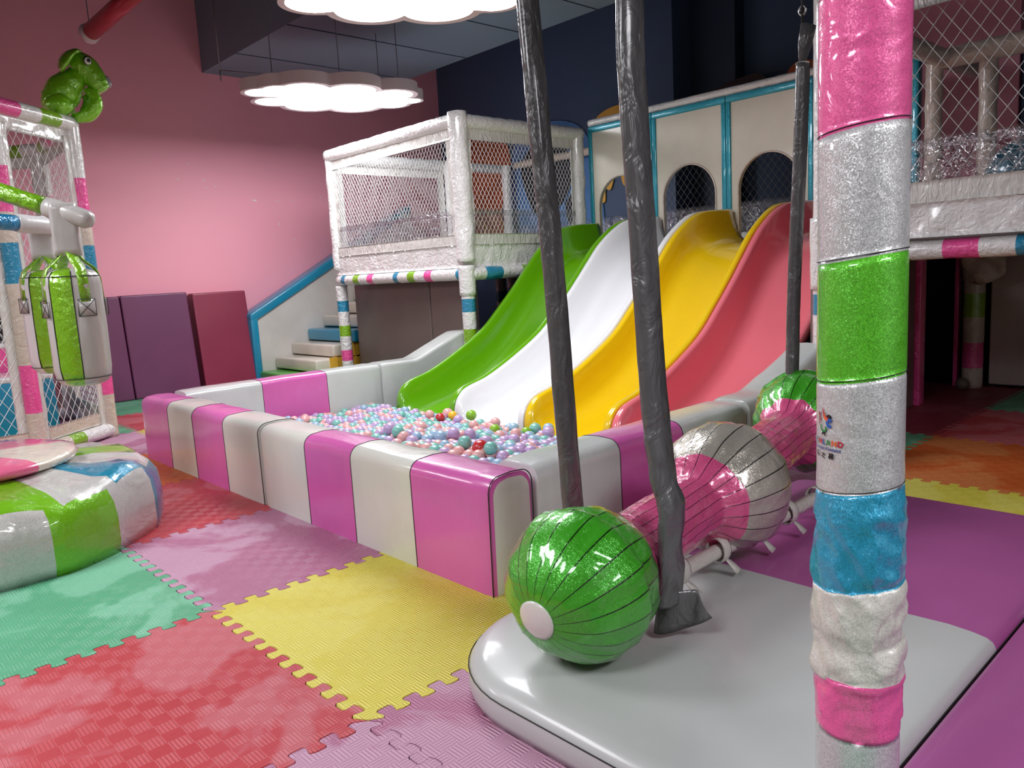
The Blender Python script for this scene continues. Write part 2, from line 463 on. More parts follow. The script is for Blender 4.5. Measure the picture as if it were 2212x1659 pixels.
def sphere_vf(c, r, nu=20, nv=12, sx=1, sy=1, sz=1):
    c = Vector(c); V = [c+Vector((0, 0, r*sz))]; F = []
    for i in range(1, nv):
        t = PI*i/nv
        for j in range(nu):
            a = 2*PI*j/nu; V.append(c+Vector((r*sx*math.sin(t)*math.cos(a), r*sy*math.sin(t)*math.sin(a), r*sz*math.cos(t))))
    V.append(c-Vector((0, 0, r*sz)))
    for j in range(nu): F.append((0, 1+j, 1+(j+1) % nu))
    for i in range(nv-2):
        for j in range(nu):
            a = 1+i*nu+j; b = 1+i*nu+(j+1) % nu; F.append((a, a+nu, b+nu, b))
    for j in range(nu): F.append((len(V)-1, 1+(nv-2)*nu+(j+1) % nu, 1+(nv-2)*nu+j))
    return V, F

# ------------------------------------------------------------------ room shell
ZC = 4.4
struct(box('floor', (-6.2, 6, -6, 7.0, -.12, -.018), 'under'))
struct(box('wall_left', (-6.4, -6.2, -6, 6.1, -.1, ZC), 'pinkwall'))
struct(box('wall_back', (-6.4, -2.28, 6.1, 7.0, -.1, ZC), 'navy'))
struct(box('wall_back_recess', (-2.28, 6.2, 6.6, 6.8, -.1, ZC), 'navy')).name = 'wall_rear'
struct(box('trim_1', (-2.28, -1.75, 6.42, 6.6, -.1, ZC), 'navydark'))
struct(box('wall_right', (6, 6.2, -6, 7.0, -.1, ZC), 'offwall'))
struct(box('wall_front', (-6.2, 6, -6.2, -6, -.1, ZC), 'offwall'))
struct(box('ceiling', (-6.4, 6.2, -6.2, 7.0, ZC, ZC+.1), 'ceil'))
# dropped duct boxing that crosses the room above the play frame
duct = thing('trim_2', None, None, (-2, 3.8, 3.5)); duct['kind'] = 'structure'
box('duct_boxing', (-6.2, 3.2, 2.79, 4.95, 3.48, ZC), 'soffit', duct)
for i, y in enumerate((-5.3, -4.2, -3.2, -2.3, -1.2)):
    box('board_joint', (y, y+.008, 2.79, 4.95, 3.474, 3.48), 'navydark', duct)
# pink partition seen at the right behind the upper deck
struct(box('wall_partition', (-.02, .86, 6.02, 6.1, 1.25, ZC), 'pinkwall')).name = 'wall_side'

# chips and scrapes where the plaster shows
def chip(y, z, w_, h_, nm='plaster_chip', lab=''):
    n = 9; poly = []
    for i in range(n):
        a = 2*PI*i/n; r = .6+.4*random.random(); poly.append((y+math.cos(a)*w_*r, z+math.sin(a)*h_*r))
    prism(nm, poly, 'x', -6.2, -6.1985, 'chip', WL)
WL = thing('wall_scuffs', 'white plaster chips and a long scrape on the pink wall', 'wall damage', (-6.2, 2.5, 2.0))
WL['kind'] = 'structure'; WL.name = 'trim_3'
def pxw(x, y):  # photo direction onto the pink wall plane, used only to measure where the chips are
    d = fw*FPX + r2*(x-1106) + d2*(y-829.5); t = (-6.2-CAM.x)/d.x; p = CAM+d*t; return p.y, p.z
for (x, y, a, b) in ((406, 353, .011, .011), (385, 386, .012, .012), (440, 390, .012, .014), (446, 406, .01, .01), (466, 403, .014, .008), (550, 433, .03, .011), (600, 434, .06, .003), (632, 434, .05, .0025), (692, 425, .01, .01), (603, 484, .008, .02), (636, 517, .008, .01)):
    yy, zz = pxw(x, y); chip(yy, zz, a, b)

# ------------------------------------------------------------------ puzzle mats
FOAM = {'yellow': foam('yellow_foam', (212, 199, 74), (215, 204, 92)),
        'red': foam('red_foam', (188, 66, 74), (194, 100, 108)),
        'green': foam('green_foam', (92, 168, 128), (120, 186, 152)),
        'pink': foam('mauve_pink_foam', (174, 110, 140), (190, 144, 168)),
        'orange': foam('orange_foam', (202, 96, 40), (206, 118, 62)),
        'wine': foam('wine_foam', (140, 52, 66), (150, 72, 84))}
NT = 12
def edge(n, sgn):
    """one toothed side in its own frame (t along, s across), corners left out"""
    out = []; p = 1.0/n; A = .021
    for k in range(n):
        t = k*p; hw = p*.25
        for (dt, s) in ((.10, 1), (.17, 1), (.40, 1), (.47, .7), (.44, -.1), (.40, -.7), (.5, -1), (.62, -1), (.90, -1), (.97, -.7), (.94, .1), (.90, .7)):
            out.append((t+p*dt, s*A*sgn))
    return [q for q in out if .03 < q[0] < .97]
TEETH = edge(NT, 1)
def mat_tile(i, j, color, label, gap=.0042):
    pts = [(0, 0)]
    pts += [(t, s) for t, s in TEETH]                        # side v=0 along +X
    pts += [(1, 0)]+[(1+s, t) for t, s in TEETH]             # side u=1 along +Y
    pts += [(1, 1)]+[(t, 1+s) for t, s in reversed(TEETH)]
    pts += [(0, 1)]+[(s, t) for t, s in reversed(TEETH)]
    c = .5
    P = [(i+c+(x-c)*(1-gap), j+c+(y-c)*(1-gap)) for x, y in pts]
    n = len(P)
    V = [(x, y, 0) for x, y in P]+[(x, y, -.018) for x, y in P]
    F = [tuple(range(n)), tuple(range(2*n-1, n-1, -1))]+[(a, a+n, (a+1) % n+n, (a+1) % n) for a in range(n)]
    F = [tuple(F[0])]+[F[1]]+[tuple(reversed(f)) for f in F[2:]]
    o = obj('puzzle_mat', V, F, FOAM[color], None, sm=False, loc=(i+.5, j+.5, -.018))
    bm = bmesh.new(); bm.from_mesh(o.data); bmesh.ops.recalc_face_normals(bm, faces=bm.faces)
    bmesh.ops.triangulate(bm, faces=[f for f in bm.faces if len(f.verts) > 4]); bm.to_mesh(o.data); bm.free()
    tag(o, label, 'foam mat', 'interlocking foam floor mats')
for i, j, c, l in (
    (0, 0, 'yellow', 'large yellow foam puzzle mat by the front corner of the ball pit'),
    (0, -1, 'red', 'big red foam puzzle mat in the near left foreground'),
    (-1, -1, 'green', 'green foam puzzle mat in front of the round striped seat'),
    (-1, 0, 'pink', 'mauve pink foam puzzle mat between the round seat and the ball pit'),
    (1, -1, 'pink', 'mauve foam puzzle mat at the bottom edge touching the red mat'),
    (1, 0, 'pink', 'mauve foam puzzle mat running under the rounded grey landing mat'),
    (-2, 0, 'red', 'dull red foam puzzle mat beside the block seam of the pit wall'),
    (-3, 0, 'orange', 'orange foam puzzle mat behind the round seat by the pit wall'),
    (-4, 0, 'pink', 'pink foam puzzle mat at the foot of the netted frame corner post'),
    (-5, 0, 'green', 'small strip of green foam mat right behind the netted frame post'),
    (-5, 1, 'red', 'red foam mat in front of the purple wall pads'),
    (-4, 1, 'yellow', 'tip of a yellow foam mat behind the far pit wall corner'),
    (-6, 1, 'green', 'green foam mat along the foot of the purple wall pads'),
    (-6, 0, 'pink', 'foam mat inside the netted climbing frame'),
    (-6, 2, 'pink', 'foam mat hidden behind the pit wall near the red pad'),
    (-5, 2, 'green', 'foam mat behind the pit wall near the stair base'),
    (-4, 2, 'pink', 'foam mat behind the left pit wall'),
    (-2, -1, 'orange', 'foam mat beneath the round striped seat'),
    (-3, -1, 'green', 'foam mat behind the round seat at the left edge'),
    (1, 2, 'yellow', 'yellow foam mat beyond the purple landing mat at right'),
    (1, 3, 'orange', 'orange foam mat under the front of the right platform'),
    (0, 3, 'green', 'green corner of foam mat beside the striped platform post'),
    (1, 4, 'red', 'dark red foam mat in the shade under the right platform'),
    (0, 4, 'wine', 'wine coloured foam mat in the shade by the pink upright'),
    (1, 5, 'green', 'green foam mat at the far back under the right platform'),
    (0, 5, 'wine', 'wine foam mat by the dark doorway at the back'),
    (0, 2, 'pink', 'foam mat between the pit wall and the purple landing mat'),
    (0, 1, 'orange', 'foam mat beside the right pit wall under the swing'),
    (2, 2, 'red', 'foam mat at the right edge beyond the landing mats'),
    (2, 3, 'yellow', 'foam mat at the far right under the platform'),
    (2, -1, 'green', 'foam mat at the near right by the landing mats'),
    (0, -2, 'yellow', 'yellow foam mat below the bottom left corner, before the big red mat'),
    (-1, -2, 'pink', 'mauve foam mat beyond the left edge, before the green mat'),
    (-2, -2, 'red', 'red foam mat beyond the left edge beside the round seat'),
    (-3, -2, 'yellow', 'yellow foam mat beyond the left edge behind the round seat'),
    (-4, -1, 'red', 'red foam mat between the round seat and the netted frame'),
    (-5, -1, 'orange', 'orange foam mat inside the netted frame near the blocks'),
    (1, -2, 'red', 'red foam mat below the bottom edge beside the landing mats'),
    ): mat_tile(i, j, c, l)

# ------------------------------------------------------------------ padded pit walls
def rr_section(th, h, r=.055, n=6):
    """rounded wall section (across, up), closed, base square"""
    pts = [(0, 0), (0, h-r)]
    for k in range(1, n+1): a = PI-PI/2*k/n; pts.append((r+math.cos(a)*r, h-r+math.sin(a)*r))
    pts.append((th*.5, h+.004))
    for k in range(0, n+1): a = PI/2-PI/2*k/n; pts.append((th-r+math.cos(a)*r, h-r+math.sin(a)*r))
    pts.append((th, 0))
    return pts
def pit_block(name, label, axis, base, stripes, th, hfun, flip=1, rnd=.055):
    """stripes: [(s0, s1, material)]; axis 'x' runs along X with outer face at base Y; 'y' along Y with outer face at base X"""
    mats = []; rings = []; mm = []
    s0, s1 = stripes[0][0], stripes[-1][1]; seed = random.random()*50
    for a, b, m in stripes:
        if m not in mats: mats.append(m)
        n = max(3, int((b-a)/.05))
        for k in range(n): rings.append(a+(b-a)*k/n); mm.append(mats.index(m))
    rings.append(s1)
    V, F, mi = [], [], []
    # rounded ends: inset first and last rings
    R2 = [(rings[0], .018), (rings[0]+.007, .005)]+[(r, 0) for r in rings[1:-1]]+[(rings[-1]-.007, .005), (rings[-1], .018)]
    mm2 = [mm[0]]+mm+[mm[-1]]
    sec_n = None
    for s, ins in R2:
        h = hfun(s); sec = rr_section(th, h, rnd); sec_n = len(sec)
        for (u, z) in sec:
            cu = u+(ins if u < th*.5 else -ins); z2 = z-ins if z > h*.5 else z
            wob = noise.noise(Vector((s*3.5+seed, u*7, z*3)))*.010+noise.noise(Vector((s*14+seed, z*4, u*9)))*.0035
            if z > .02: cu += wob*(1 if u < th*.5 else -1); z2 += noise.noise(Vector((s*6+seed, u*3, 5)))*.004 if z > h*.7 else 0
            if axis == 'x': V.append((s, base+cu*flip, z2))
            else: V.append((base+cu*flip, s, z2))
    for k in range(len(R2)-1):
        for q in range(sec_n-1):
            a = k*sec_n+q; F.append((a, a+1, a+sec_n+1, a+sec_n)); mi.append(mm2[k])
    F.append(tuple(range(sec_n))); mi.append(mm2[0])
    F.append(tuple(reversed(range((len(R2)-1)*sec_n, len(R2)*sec_n)))); mi.append(len(mats))
    mats2 = mats+['cream' if name != 'x' else 'grey']
    mid = (s0+s1)/2
    loc = (mid, base+flip*th/2, 0) if axis == 'x' else (base+flip*th/2, mid, 0)
    o = obj('pit_wall_block', V, F, mats2, None, mi=mi, loc=loc)
    bm = bmesh.new(); bm.from_mesh(o.data); bmesh.ops.recalc_face_normals(bm, faces=bm.faces); bm.to_mesh(o.data); bm.free()
    es = o.modifiers.new('split', 'EDGE_SPLIT'); es.split_angle = math.radians(50)
    tag(o, label, 'padded block', 'padded blocks around the ball pit')
    # dark piping at the seams
    pv = []
    seams = [a for a, b, m in stripes[1:]]+([s1-.004] if axis == 'x' else [])
    for s in seams:
        h = hfun(s); sec = rr_section(th, h, rnd)
        P = []
        for u, z in sec:
            wob = noise.noise(Vector((s*3.5+seed, u*7, z*3)))*.010+noise.noise(Vector((s*14+seed, z*4, u*9)))*.0035
            cu = u+(wob if u < th*.5 else -wob) if z > .02 else u
            P.append((s, base+cu*flip, z+(.0 if z < h*.7 else noise.noise(Vector((s*6+seed, u*3, 5)))*.004)) if axis == 'x' else (base+cu*flip, s, z+(.0 if z < h*.7 else noise.noise(Vector((s*6+seed, u*3, 5)))*.004)))
        v, f, _ = tube_vf(P, .0022, 5); obj('seam_piping', v, f, 'thread', o)
    return o
HP = .425
flat = lambda s: HP
pit_block('f', 'far left block of the front pit wall, orchid and cream stripes', 'x', .715,
          [(-2.88, -2.38, 'magenta'), (-2.38, -1.965, 'cream'), (-1.965, -1.52, 'magenta'), (-1.52, -1.083, 'cream')], .235, flat)
pit_block('f', 'near block of the front pit wall ending at the foreground corner', 'x', .715,
          [(-1.07, -.60, 'cream'), (-.60, -.20, 'magenta'), (-.20, .24, 'cream'), (.24, .69, 'magenta')], .215, flat)
pit_block('r', 'right pit wall block behind the swing, grey with one orchid band', 'y', .69,
          [(.955, 1.43, 'grey'), (1.43, 1.86, 'magenta'), (1.86, 2.41, 'grey')], .235, flat, -1)
riseR = lambda s: HP+.01+max(0, min(1, (s-2.62)/.62))**1.3*.20
pit_block('r', 'grey pit wall block rising beside the coral slide', 'y', .70, [(2.42, 3.24, 'grey')], .235, riseR, -1)
pit_block('l', 'left pit wall block with grey, orchid and grey bands behind the balls', 'y', -2.96,
          [(.965, 1.52, 'grey'), (1.52, 2.05, 'magenta'), (2.05, 2.55, 'grey')], .235, flat, 1, .04)
riseL = lambda s: HP+max(0, min(1, (s-2.93)/.5))*.185
pit_block('l', 'grey pit wall block sloping up beside the green slide', 'y', -2.96, [(2.56, 3.68, 'grey')], .235, riseL, 1, .03)

# ------------------------------------------------------------------ slides
LIP = [(2.50, .05), (2.505, .16), (2.545, .245), (2.63, .30), (2.84, .355), (3.12, .475), (3.42, .635), (3.64, .815), (3.83, .985), (4.0, 1.15), (4.18, 1.315), (4.42, 1.46), (4.62, 1.515), (5.0, 1.535)]
BED = [(2.52, .02), (2.53, .035), (2.56, .05), (2.66, .07), (2.92, .125), (3.24, .245), (3.55, .43), (3.78, .63), (3.97, .82), (4.14, .99), (4.32, 1.13), (4.5, 1.215), (4.7, 1.25), (5.03, 1.255)]
def resample(P, n):
    # Catmull-Rom through P at n*len samples
    out = []
    for i in range(len(P)-1):
        p0, p1, p2, p3 = [Vector(P[max(0, min(len(P)-1, i+k))]+(0,)) for k in (-1, 0, 1, 2)]
        for k in range(n):
            t = k/n
            out.append(.5*((2*p1)+(-p0+p2)*t+(2*p0-5*p1+4*p2-p3)*t*t+(-p0+3*p1-3*p2+p3)*t**3))
    out.append(Vector(P[-1]+(0,)))
    return out
LS, BS = resample(LIP, 5), resample(BED, 5)
def make_slide(x0, x1, mat, label):
    t = thing('slide', label, 'slide', ((x0+x1)/2, 3.8, 0), 'wave slides side by side')
    V, F = [], []
    lip = .055
    # section across: outer left skirt, lip, inner wall curve, bed, mirrored
    secs = []
    for l, b in zip(LS, BS):
        row = []
        def at(x, k): return (x, l.x*(1-k)+b.x*k, l.y*(1-k)+b.y*k)
        row.append((x0+.004, l.x+.012, l.y-.06 if l.y > .12 else 0))
        row.append(at(x0+.002, .05)); row.append(at(x0+.012, 0)); row.append(at(x0+lip-.012, -.005)); row.append(at(x0+lip, .05))
        for k, dx in ((.35, .012), (.6, .032), (.8, .06), (.93, .1), (1, .16)): row.append(at(x0+lip+dx, k))
        row.append(at((x0+x1)/2, 1.015))
        for k, dx in ((1, .16), (.93, .1), (.8, .06), (.6, .032), (.35, .012)): row.append(at(x1-lip-dx, k))
        row.append(at(x1-lip, .05)); row.append(at(x1-lip+.012, -.005)); row.append(at(x1-.012, 0)); row.append(at(x1-.002, .05))
        row.append((x1-.004, l.x+.012, l.y-.06 if l.y > .12 else 0))
        # underside
        for q in reversed(row[1:-1]): secs_n = None
        secs.append(row)
    n = len(secs[0])
    for r in secs: V += r
    for i in range(len(secs)-1):
        for j in range(n-1):
            a = i*n+j; F.append((a, a+1, a+n+1, a+n))
    o = obj('chute', V, F, mat, t)
    bm = bmesh.new(); bm.from_mesh(o.data); bmesh.ops.recalc_face_normals(bm, faces=bm.faces)
    up = sum((f.normal.z for f in bm.faces))
    if up < 0: bmesh.ops.reverse_faces(bm, faces=bm.faces)
    bm.to_mesh(o.data); bm.free()
    s = o.modifiers.new('thick', 'SOLIDIFY'); s.thickness = .012; s.offset = -1
    return t
PW = .735; XS = [-2.475+PW*k for k in range(5)]
make_slide(XS[0]+.003, XS[1]-.003, 'slgreen', 'lime green wave slide, leftmost of the four slides')
make_slide(XS[1]+.003, XS[2]-.003, 'slwhite', 'white wave slide between the green and yellow slides')
make_slide(XS[2]+.003, XS[3]-.003, 'slyellow', 'yellow wave slide between the white and coral slides')
make_slide(XS[3]+.003, XS[4]-.003, 'slpink', 'coral pink wave slide nearest the striped post')

# ------------------------------------------------------------------ deck floor and arched screens over the slide tops
dk = box('deck_floor', (-4.8, .6, 5.03, 6.0, 1.13, 1.25), 'whitecover', None, .02)
tag(dk, 'white padded deck floor behind the slide tops', 'platform')
AX = [-2.55+.765*k for k in range(5)]
def arch_panel(x0, x1, label, part_h=2.42):
    t = thing('arch_screen', label, 'play panel', ((x0+x1)/2, 5.06, 1.2), 'arched cream screens above the slides')
    z0, z1 = 1.2, part_h; y0, y1 = 5.045, 5.085
    xa, xb = x0+.045, x1-.045; cx_ = (xa+xb)/2; hw = .275; zs = 1.69
    # outline with an arched opening, built as a strip between outer and inner rings
    inner = [(cx_-hw, z0), (cx_-hw, 1.45)]
    nA = 20
    inner += [(cx_+hw*math.cos(PI-PI*k/nA), zs+hw*math.sin(PI-PI*k/nA)) for k in range(nA+1)]
    inner += [(cx_+hw, 1.45), (cx_+hw, z0)]
    outer = []
    for k, (x, z) in enumerate(inner):
        if k < 2: outer.append((xa, z))
        elif k >= len(inner)-2: outer.append((xb, z))
        else:
            a = PI-PI*(k-2)/nA
            dx, dz = math.cos(a), math.sin(a)
            sc = min((xb-cx_)/abs(dx) if abs(dx) > 1e-6 else 9, (z1-zs)/dz if dz > 1e-6 else 9)
            outer.append((cx_+dx*sc, zs+dz*sc))
    # add the two top corners exactly
    n = len(inner); V, F = [], []
    for y in (y0, y1):
        V += [(x, y, z) for x, z in outer]; V += [(x, y, z) for x, z in inner]
    for k in range(n-1):
        F.append((k, n+k, n+k+1, k+1)); F.append((2*n+k, 2*n+k+1, 3*n+k+1, 3*n+k))
        F.append((n+k, 3*n+k, 3*n+k+1, n+k+1)); F.append((k, k+1, 2*n+k+1, 2*n+k))
    # corners
    for sgn, xc in ((-1, xa), (1, xb)):
        ks = [k for k in range(2, n-2) if (outer[k][0]-cx_)*sgn > 0]
        side = [k for k in range(n) if abs(outer[k][0]-xc) < 1e-4]; top = [k for k in range(n) if abs(outer[k][1]-z1) < 1e-4 and (outer[k][0]-cx_)*sgn > 0]
        s_ = max(side, key=lambda k: outer[k][1]); t_ = max(top, key=lambda k: (outer[k][0]-cx_)*sgn)
        for y, d in ((y0, 0), (y1, 2*n)):
            V.append((xc, y, z1)); F.append((len(V)-1, s_+d, t_+d))
        F.append((len(V)-1, len(V)-2, s_, s_+2*n)); F.append((len(V)-2, len(V)-1, t_+2*n, t_))
    o = obj('panel_board', V, F, 'panel', t, sm=False)
    bm = bmesh.new(); bm.from_mesh(o.data); bmesh.ops.recalc_face_normals(bm, faces=bm.faces); bm.to_mesh(o.data); bm.free()
    box('frame_post', (x0, x0+.045, 5.03, 5.1, 1.2, z1), 'teal', t, .01)
    box('frame_post', (x1-.045, x1, 5.03, 5.1, 1.2, z1), 'teal', t, .01)
    box('frame_rail', (x0, x1, 5.03, 5.1, z1-.01, z1+.05), 'teal', t, .012)
    P = [(x, y0-.004, z) for x, z in inner]
    tube('opening_trim', P, .008, 'beige', t, 6)
arch_panel(AX[0], AX[1], 'leftmost arched cream screen with teal frame, above the green slide')
arch_panel(AX[1], AX[2], 'arched cream screen with teal frame above the white slide')
arch_panel(AX[2], AX[3], 'arched cream screen with teal frame above the yellow slide')
arch_panel(AX[3], AX[4], 'arched cream screen mostly hidden by the foreground post, above the coral slide')
rp = striped('top_rail', (-2.55, 5.07, 2.505), (.55, 5.07, 2.505), .035, [(.5, 'whitecover')], None, amp=.08, sc=20)
tag(rp, 'white wrapped rail along the top of the arched screens', 'padded rail'); rp.name = 'padded_rail'
for k in (1, 2, 3):
    b_ = box('joint_moulding', (AX[k]-.035, AX[k]+.035, 4.98, 5.03, 1.2, 1.54), 'slgrey', None, .01)
    tag(b_, ('', 'grey moulding between the green and white slide tops', 'grey moulding between the white and yellow slide tops', 'grey moulding between the yellow and coral slide tops')[k], 'moulding', 'mouldings at the slide tops')
# back fence of the deck
bf = thing('deck_back_fence', 'clear vinyl and netted fence at the back of the deck, seen through the arches', 'fence', (-1, 5.95, 1.25))
net('net', bf, (-2.5, 5.97, 1.3), (1, 0, 0), (0, 0, 1), 3.0, 1.1, .075, .095, .0012, 'netgrey')
strip_wavy('vinyl_skirt', bf, (-4.7, 5.94, 1.36), (.5, 5.94, 1.36), .30, 'clear', .003, .02, 9, 3)
strip_wavy('hem', bf, (-4.7, 5.945, 1.25), (.5, 5.945, 1.25), .12, 'hem', .01, .008, 14, 4)
striped('rail', (-4.6, 5.99, 2.42), (-2.6, 5.99, 2.42), .045, [(.5, 'beige')], bf, amp=.08)
striped('rail', (-4.6, 5.99, 1.2), (.5, 5.97, 1.2), .045, [(.5, 'whitecover')], bf, amp=.08)

# ------------------------------------------------------------------ netted playhouse (upper cage)
ch = thing('playhouse_cage', 'white netted playhouse cage raised on striped posts left of the slides', 'play structure', (-3.7, 4.3, 0))
CX0, CX1, CY0, CY1, CZ0, CZ1 = -4.75, -2.62, 3.42, 5.0, 1.24, 2.43
STR = [(.16, 'whitecover'), (.115, 'stripeblue'), (.15, 'whitecover'), (.115, 'stripegreen'), (.15, 'whitecover'), (.115, 'stripepink')]
STRd = [(.10, 'whitecover'), (.075, 'stripeblue'), (.16, 'whitecover'), (.105, 'stripegreen'), (.16, 'whitecover'), (.105, 'stripepink'), (.26, 'whitecover')]
box('deck', (CX0, CX1, CY0, CY1+.03, 1.16, 1.24), 'whitecover', ch, .02)
for k, (x, y) in enumerate(((CX0+.02, CY0+.02), (CX1, CY0+.02), (CX1+.0, CY1-.05), (CX0+.05, CY1), (CX0+.05, 5.92), (-3.9, CY1))):
    full = k < 4
    if k == 4 or full:
        p = striped('upper_post', (x, y, CZ0-.02), (x, y, CZ1+(.05 if k == 1 else 0)), .062 if k != 1 else .082, [(.6, 'whitecover')], ch, seg=14, amp=.18, sc=7, step=.035, seed=k+2)
    striped('lower_post', (x, y, 1.06), (x, y, 0), .062, STR, ch, seg=16, amp=.04, seed=k+9)
striped('post_collar', (CX1, CY0+.02, .93), (CX1, CY0+.02, 1.19), .074, [(.4, 'whitecover')], ch, amp=.05)
striped('striped_beam', (CX0+.02, CY0+.01, 1.115), (CX1, CY0+.01, 1.115), .055, STRd, ch, amp=.05, seed=3)
striped('striped_beam', (CX1, CY0+.05, 1.115), (CX1, CY1, 1.115), .06, [(.16, 'whitecover'), (.2, 'stripeblue'), (.25, 'whitecover'), (.22, 'stripegreen')], ch, amp=.08, seed=5)
def cage_side(a, b, z0, z1, seed, vinyl_h=.3, bottom_h=.20, netc=True, nx=.0):
    """frame one open side with gathered covers, a net and a clear lower strip"""
    a3, b3 = Vector((a[0], a[1], 0)), Vector((b[0], b[1], 0)); d = (b3-a3).normalized(); Ln = (b3-a3).length
    striped('top_beam', (a[0], a[1], z1-.02), (b[0], b[1], z1-.02), .062, [(.5, 'whitecover')], ch, seg=14, amp=.12, sc=16, step=.03, seed=seed)
    strip_wavy('top_hem', ch, a3+d*.05+Vector((0, 0, z1-.17)), b3-d*.05+Vector((0, 0, z1-.17)), .11, 'hem', .008, .006, 22, seed)
    strip_wavy('side_hem', ch, a3+d*.06+Vector((0, 0, z0+.05)), a3+d*.06+Vector((0, 0, z1-.1)), .09, 'hem', .008, .012, 12, seed+1, up=d)
    strip_wavy('side_hem', ch, b3-d*.15+Vector((0, 0, z0+.05)), b3-d*.15+Vector((0, 0, z1-.1)), .09, 'hem', .008, .012, 12, seed+2, up=d)
    strip_wavy('skirt', ch, a3+Vector((0, 0, z0-.07)), b3+Vector((0, 0, z0-.07)), .2, 'whitecover', .012, .012, 16, seed+3)
    strip_wavy('bottom_hem', ch, a3+d*.05+Vector((0, 0, z0+.12)), b3-d*.05+Vector((0, 0, z0+.12)), .1, 'hem', .008, .006, 20, seed+4)
    strip_wavy('vinyl_strip', ch, a3+d*.12+Vector((0, 0, z0+.2)), b3-d*.12+Vector((0, 0, z0+.2)), .23, 'clear', .003, .008, 10, seed+5)
    strip_wavy('vinyl_strip', ch, a3+d*.12+Vector((0, 0, z0+.38)), b3-d*.12+Vector((0, 0, z0+.38)), .05, 'clear', .004, .006, 14, seed+6)
    net('net', ch, a3+d*.1+Vector((0, 0, z0+.2)), d, (0, 0, 1), Ln-.2, z1-z0-.3, .046, .075, .0019)
cage_side((CX0, CY0), (CX1, CY0), CZ0, CZ1, 1)
cage_side((CX1, CY0), (CX1, CY1), CZ0, CZ1, 2)
cage_side((CX0, CY1), (CX0, CY0), CZ0, CZ1-.02, 3)
striped('top_beam', (CX0, 5.92, CZ1-.04), (CX0, CY1, CZ1-.04), .055, [(.5, 'whitecover')], ch, amp=.1)
# padded screens under the cage
for k, (x0, x1) in enumerate(((-4.74, -3.40), (-3.385, -2.74))):
    b_ = box('padded_screen', (x0, x1, 3.60, 3.66, 0, 1.06), 'taupe', None, .012)
    tag(b_, ('wide taupe padded screen under the netted cage', 'narrow taupe padded screen beside the striped cage post')[k], 'padded screen', 'taupe screens under the cage')

# ------------------------------------------------------------------ stairs by the pink wall
st = thing('padded_staircase', 'padded staircase with sloping teal rail against the pink wall', 'stairs', (-5.5, 3.8, 0))
prism('side_panel', [(2.97, 0), (2.97, .72), (5.3, 1.97), (5.3, 0)], 'x', -6.13, -5.95, 'stairpanel', st)
prism('rail', [(2.93, .70), (2.93, .79), (5.3, 2.06), (5.3, 1.94), (3.02, .72)], 'x', -6.16, -5.92, 'tealpad', st, .02)
box('rail_post', (-6.16, -5.92, 2.93, 3.02, 0, .74), 'tealpad', st, .02)
for k in range(7):
    y0 = 3.19+.225*k; z = .27+.145*k
    m = 'tealpad' if k == 2 else 'steptop'
    box('step', (-5.945, -4.98 if k != 2 else -4.9, y0, y0+.3, z-.135, z), m, st, .022)
    if k < 6:
        box('edge_board', (-4.985, -4.955, y0+.05, y0+.5, z-.30, z-.14), 'yellowedge', st)
        box('edge_board', (-4.985, -4.955, y0+.17, y0+.26, z-.15, z+.01), 'yellowedge', st)
box('base_mat', (-5.94, -4.86, 2.98, 3.6, 0, .12), 'greenmat', st, .02)

# ------------------------------------------------------------------ wall pads
for nm, y0, y1, z, m, l, tilt in (
    ('wall_pad', .98, 1.595, 1.08, 'padpurple', 'narrow deep purple pad partly behind the hanging bags', 0),
    ('wall_pad', 1.605, 2.29, 1.085, 'padpurple', 'wide deep purple pad against the pink wall', 0),
    ('wall_pad', 2.345, 2.955, 1.065, 'padred', 'wine red pad beside the staircase rail', 0),
    ('wall_pad', -1.2, .70, 1.085, 'black', 'black pad on the pink wall behind the netted frame', 0)):
    v, f = box_vf(-6.19, -6.05, y0, y1, 0, z)
    v = [(x+(.12 if (x > -6.1 and z_ < .1) else 0), y, z_) for x, y, z_ in v]
    o = obj(nm, v, f, m, None, sm=False, loc=(-6.1, (y0+y1)/2, 0)); bevel(o, .015); tag(o, l, 'wall pad', 'pads along the pink wall')

# ------------------------------------------------------------------ mural cut-outs on the back wall
def blob(name, pts, y, mat, label, th=.012, parent=None, n=6):
    P = resample([tuple(p) for p in pts]+[tuple(pts[0])], n)[:-1]
    poly = [(p.x, p.y) for p in P]
    o = prism(name, poly, 'y', y-th, y, mat, parent)
    bm = bmesh.new(); bm.from_mesh(o.data); bmesh.ops.triangulate(bm, faces=[f for f in bm.faces if len(f.verts) > 4]); bm.to_mesh(o.data); bm.free()
    if label: tag(o, label, 'wall decoration', 'painted cut-outs on the navy wall')
    return o
blob('wall_cutout', [(-5.9, 1.2), (-5.9, 2.7), (-5.3, 3.0), (-4.85, 2.75), (-4.8, 2.3), (-5.0, 1.9), (-4.95, 1.2)], 6.095, 'orange_m', 'orange painted cut-out behind the netted cage')
wb = thing('wall_cutout', 'light blue cut-out with dark round shapes behind the cage', 'wall decoration', (-3.9, 6.08, 1.2), 'painted cut-outs on the navy wall')
blob('backing', [(-4.72, 1.2), (-4.75, 2.5), (-4.4, 2.85), (-3.7, 2.8), (-3.4, 2.4), (-3.35, 1.3)], 6.095, 'blue_m', None, parent=wb)
blob('dark_shape', [(-4.5, 2.05), (-4.58, 2.35), (-4.4, 2.6), (-3.95, 2.62), (-3.72, 2.35), (-3.8, 2.0), (-4.1, 1.78), (-4.38, 1.82)], 6.08, 'dark_m', None, parent=wb)
blob('dark_shape', [(-3.85, 1.9), (-3.7, 1.98), (-3.6, 1.7), (-3.72, 1.55), (-3.82, 1.7)], 6.078, 'dark_m', None, parent=wb)
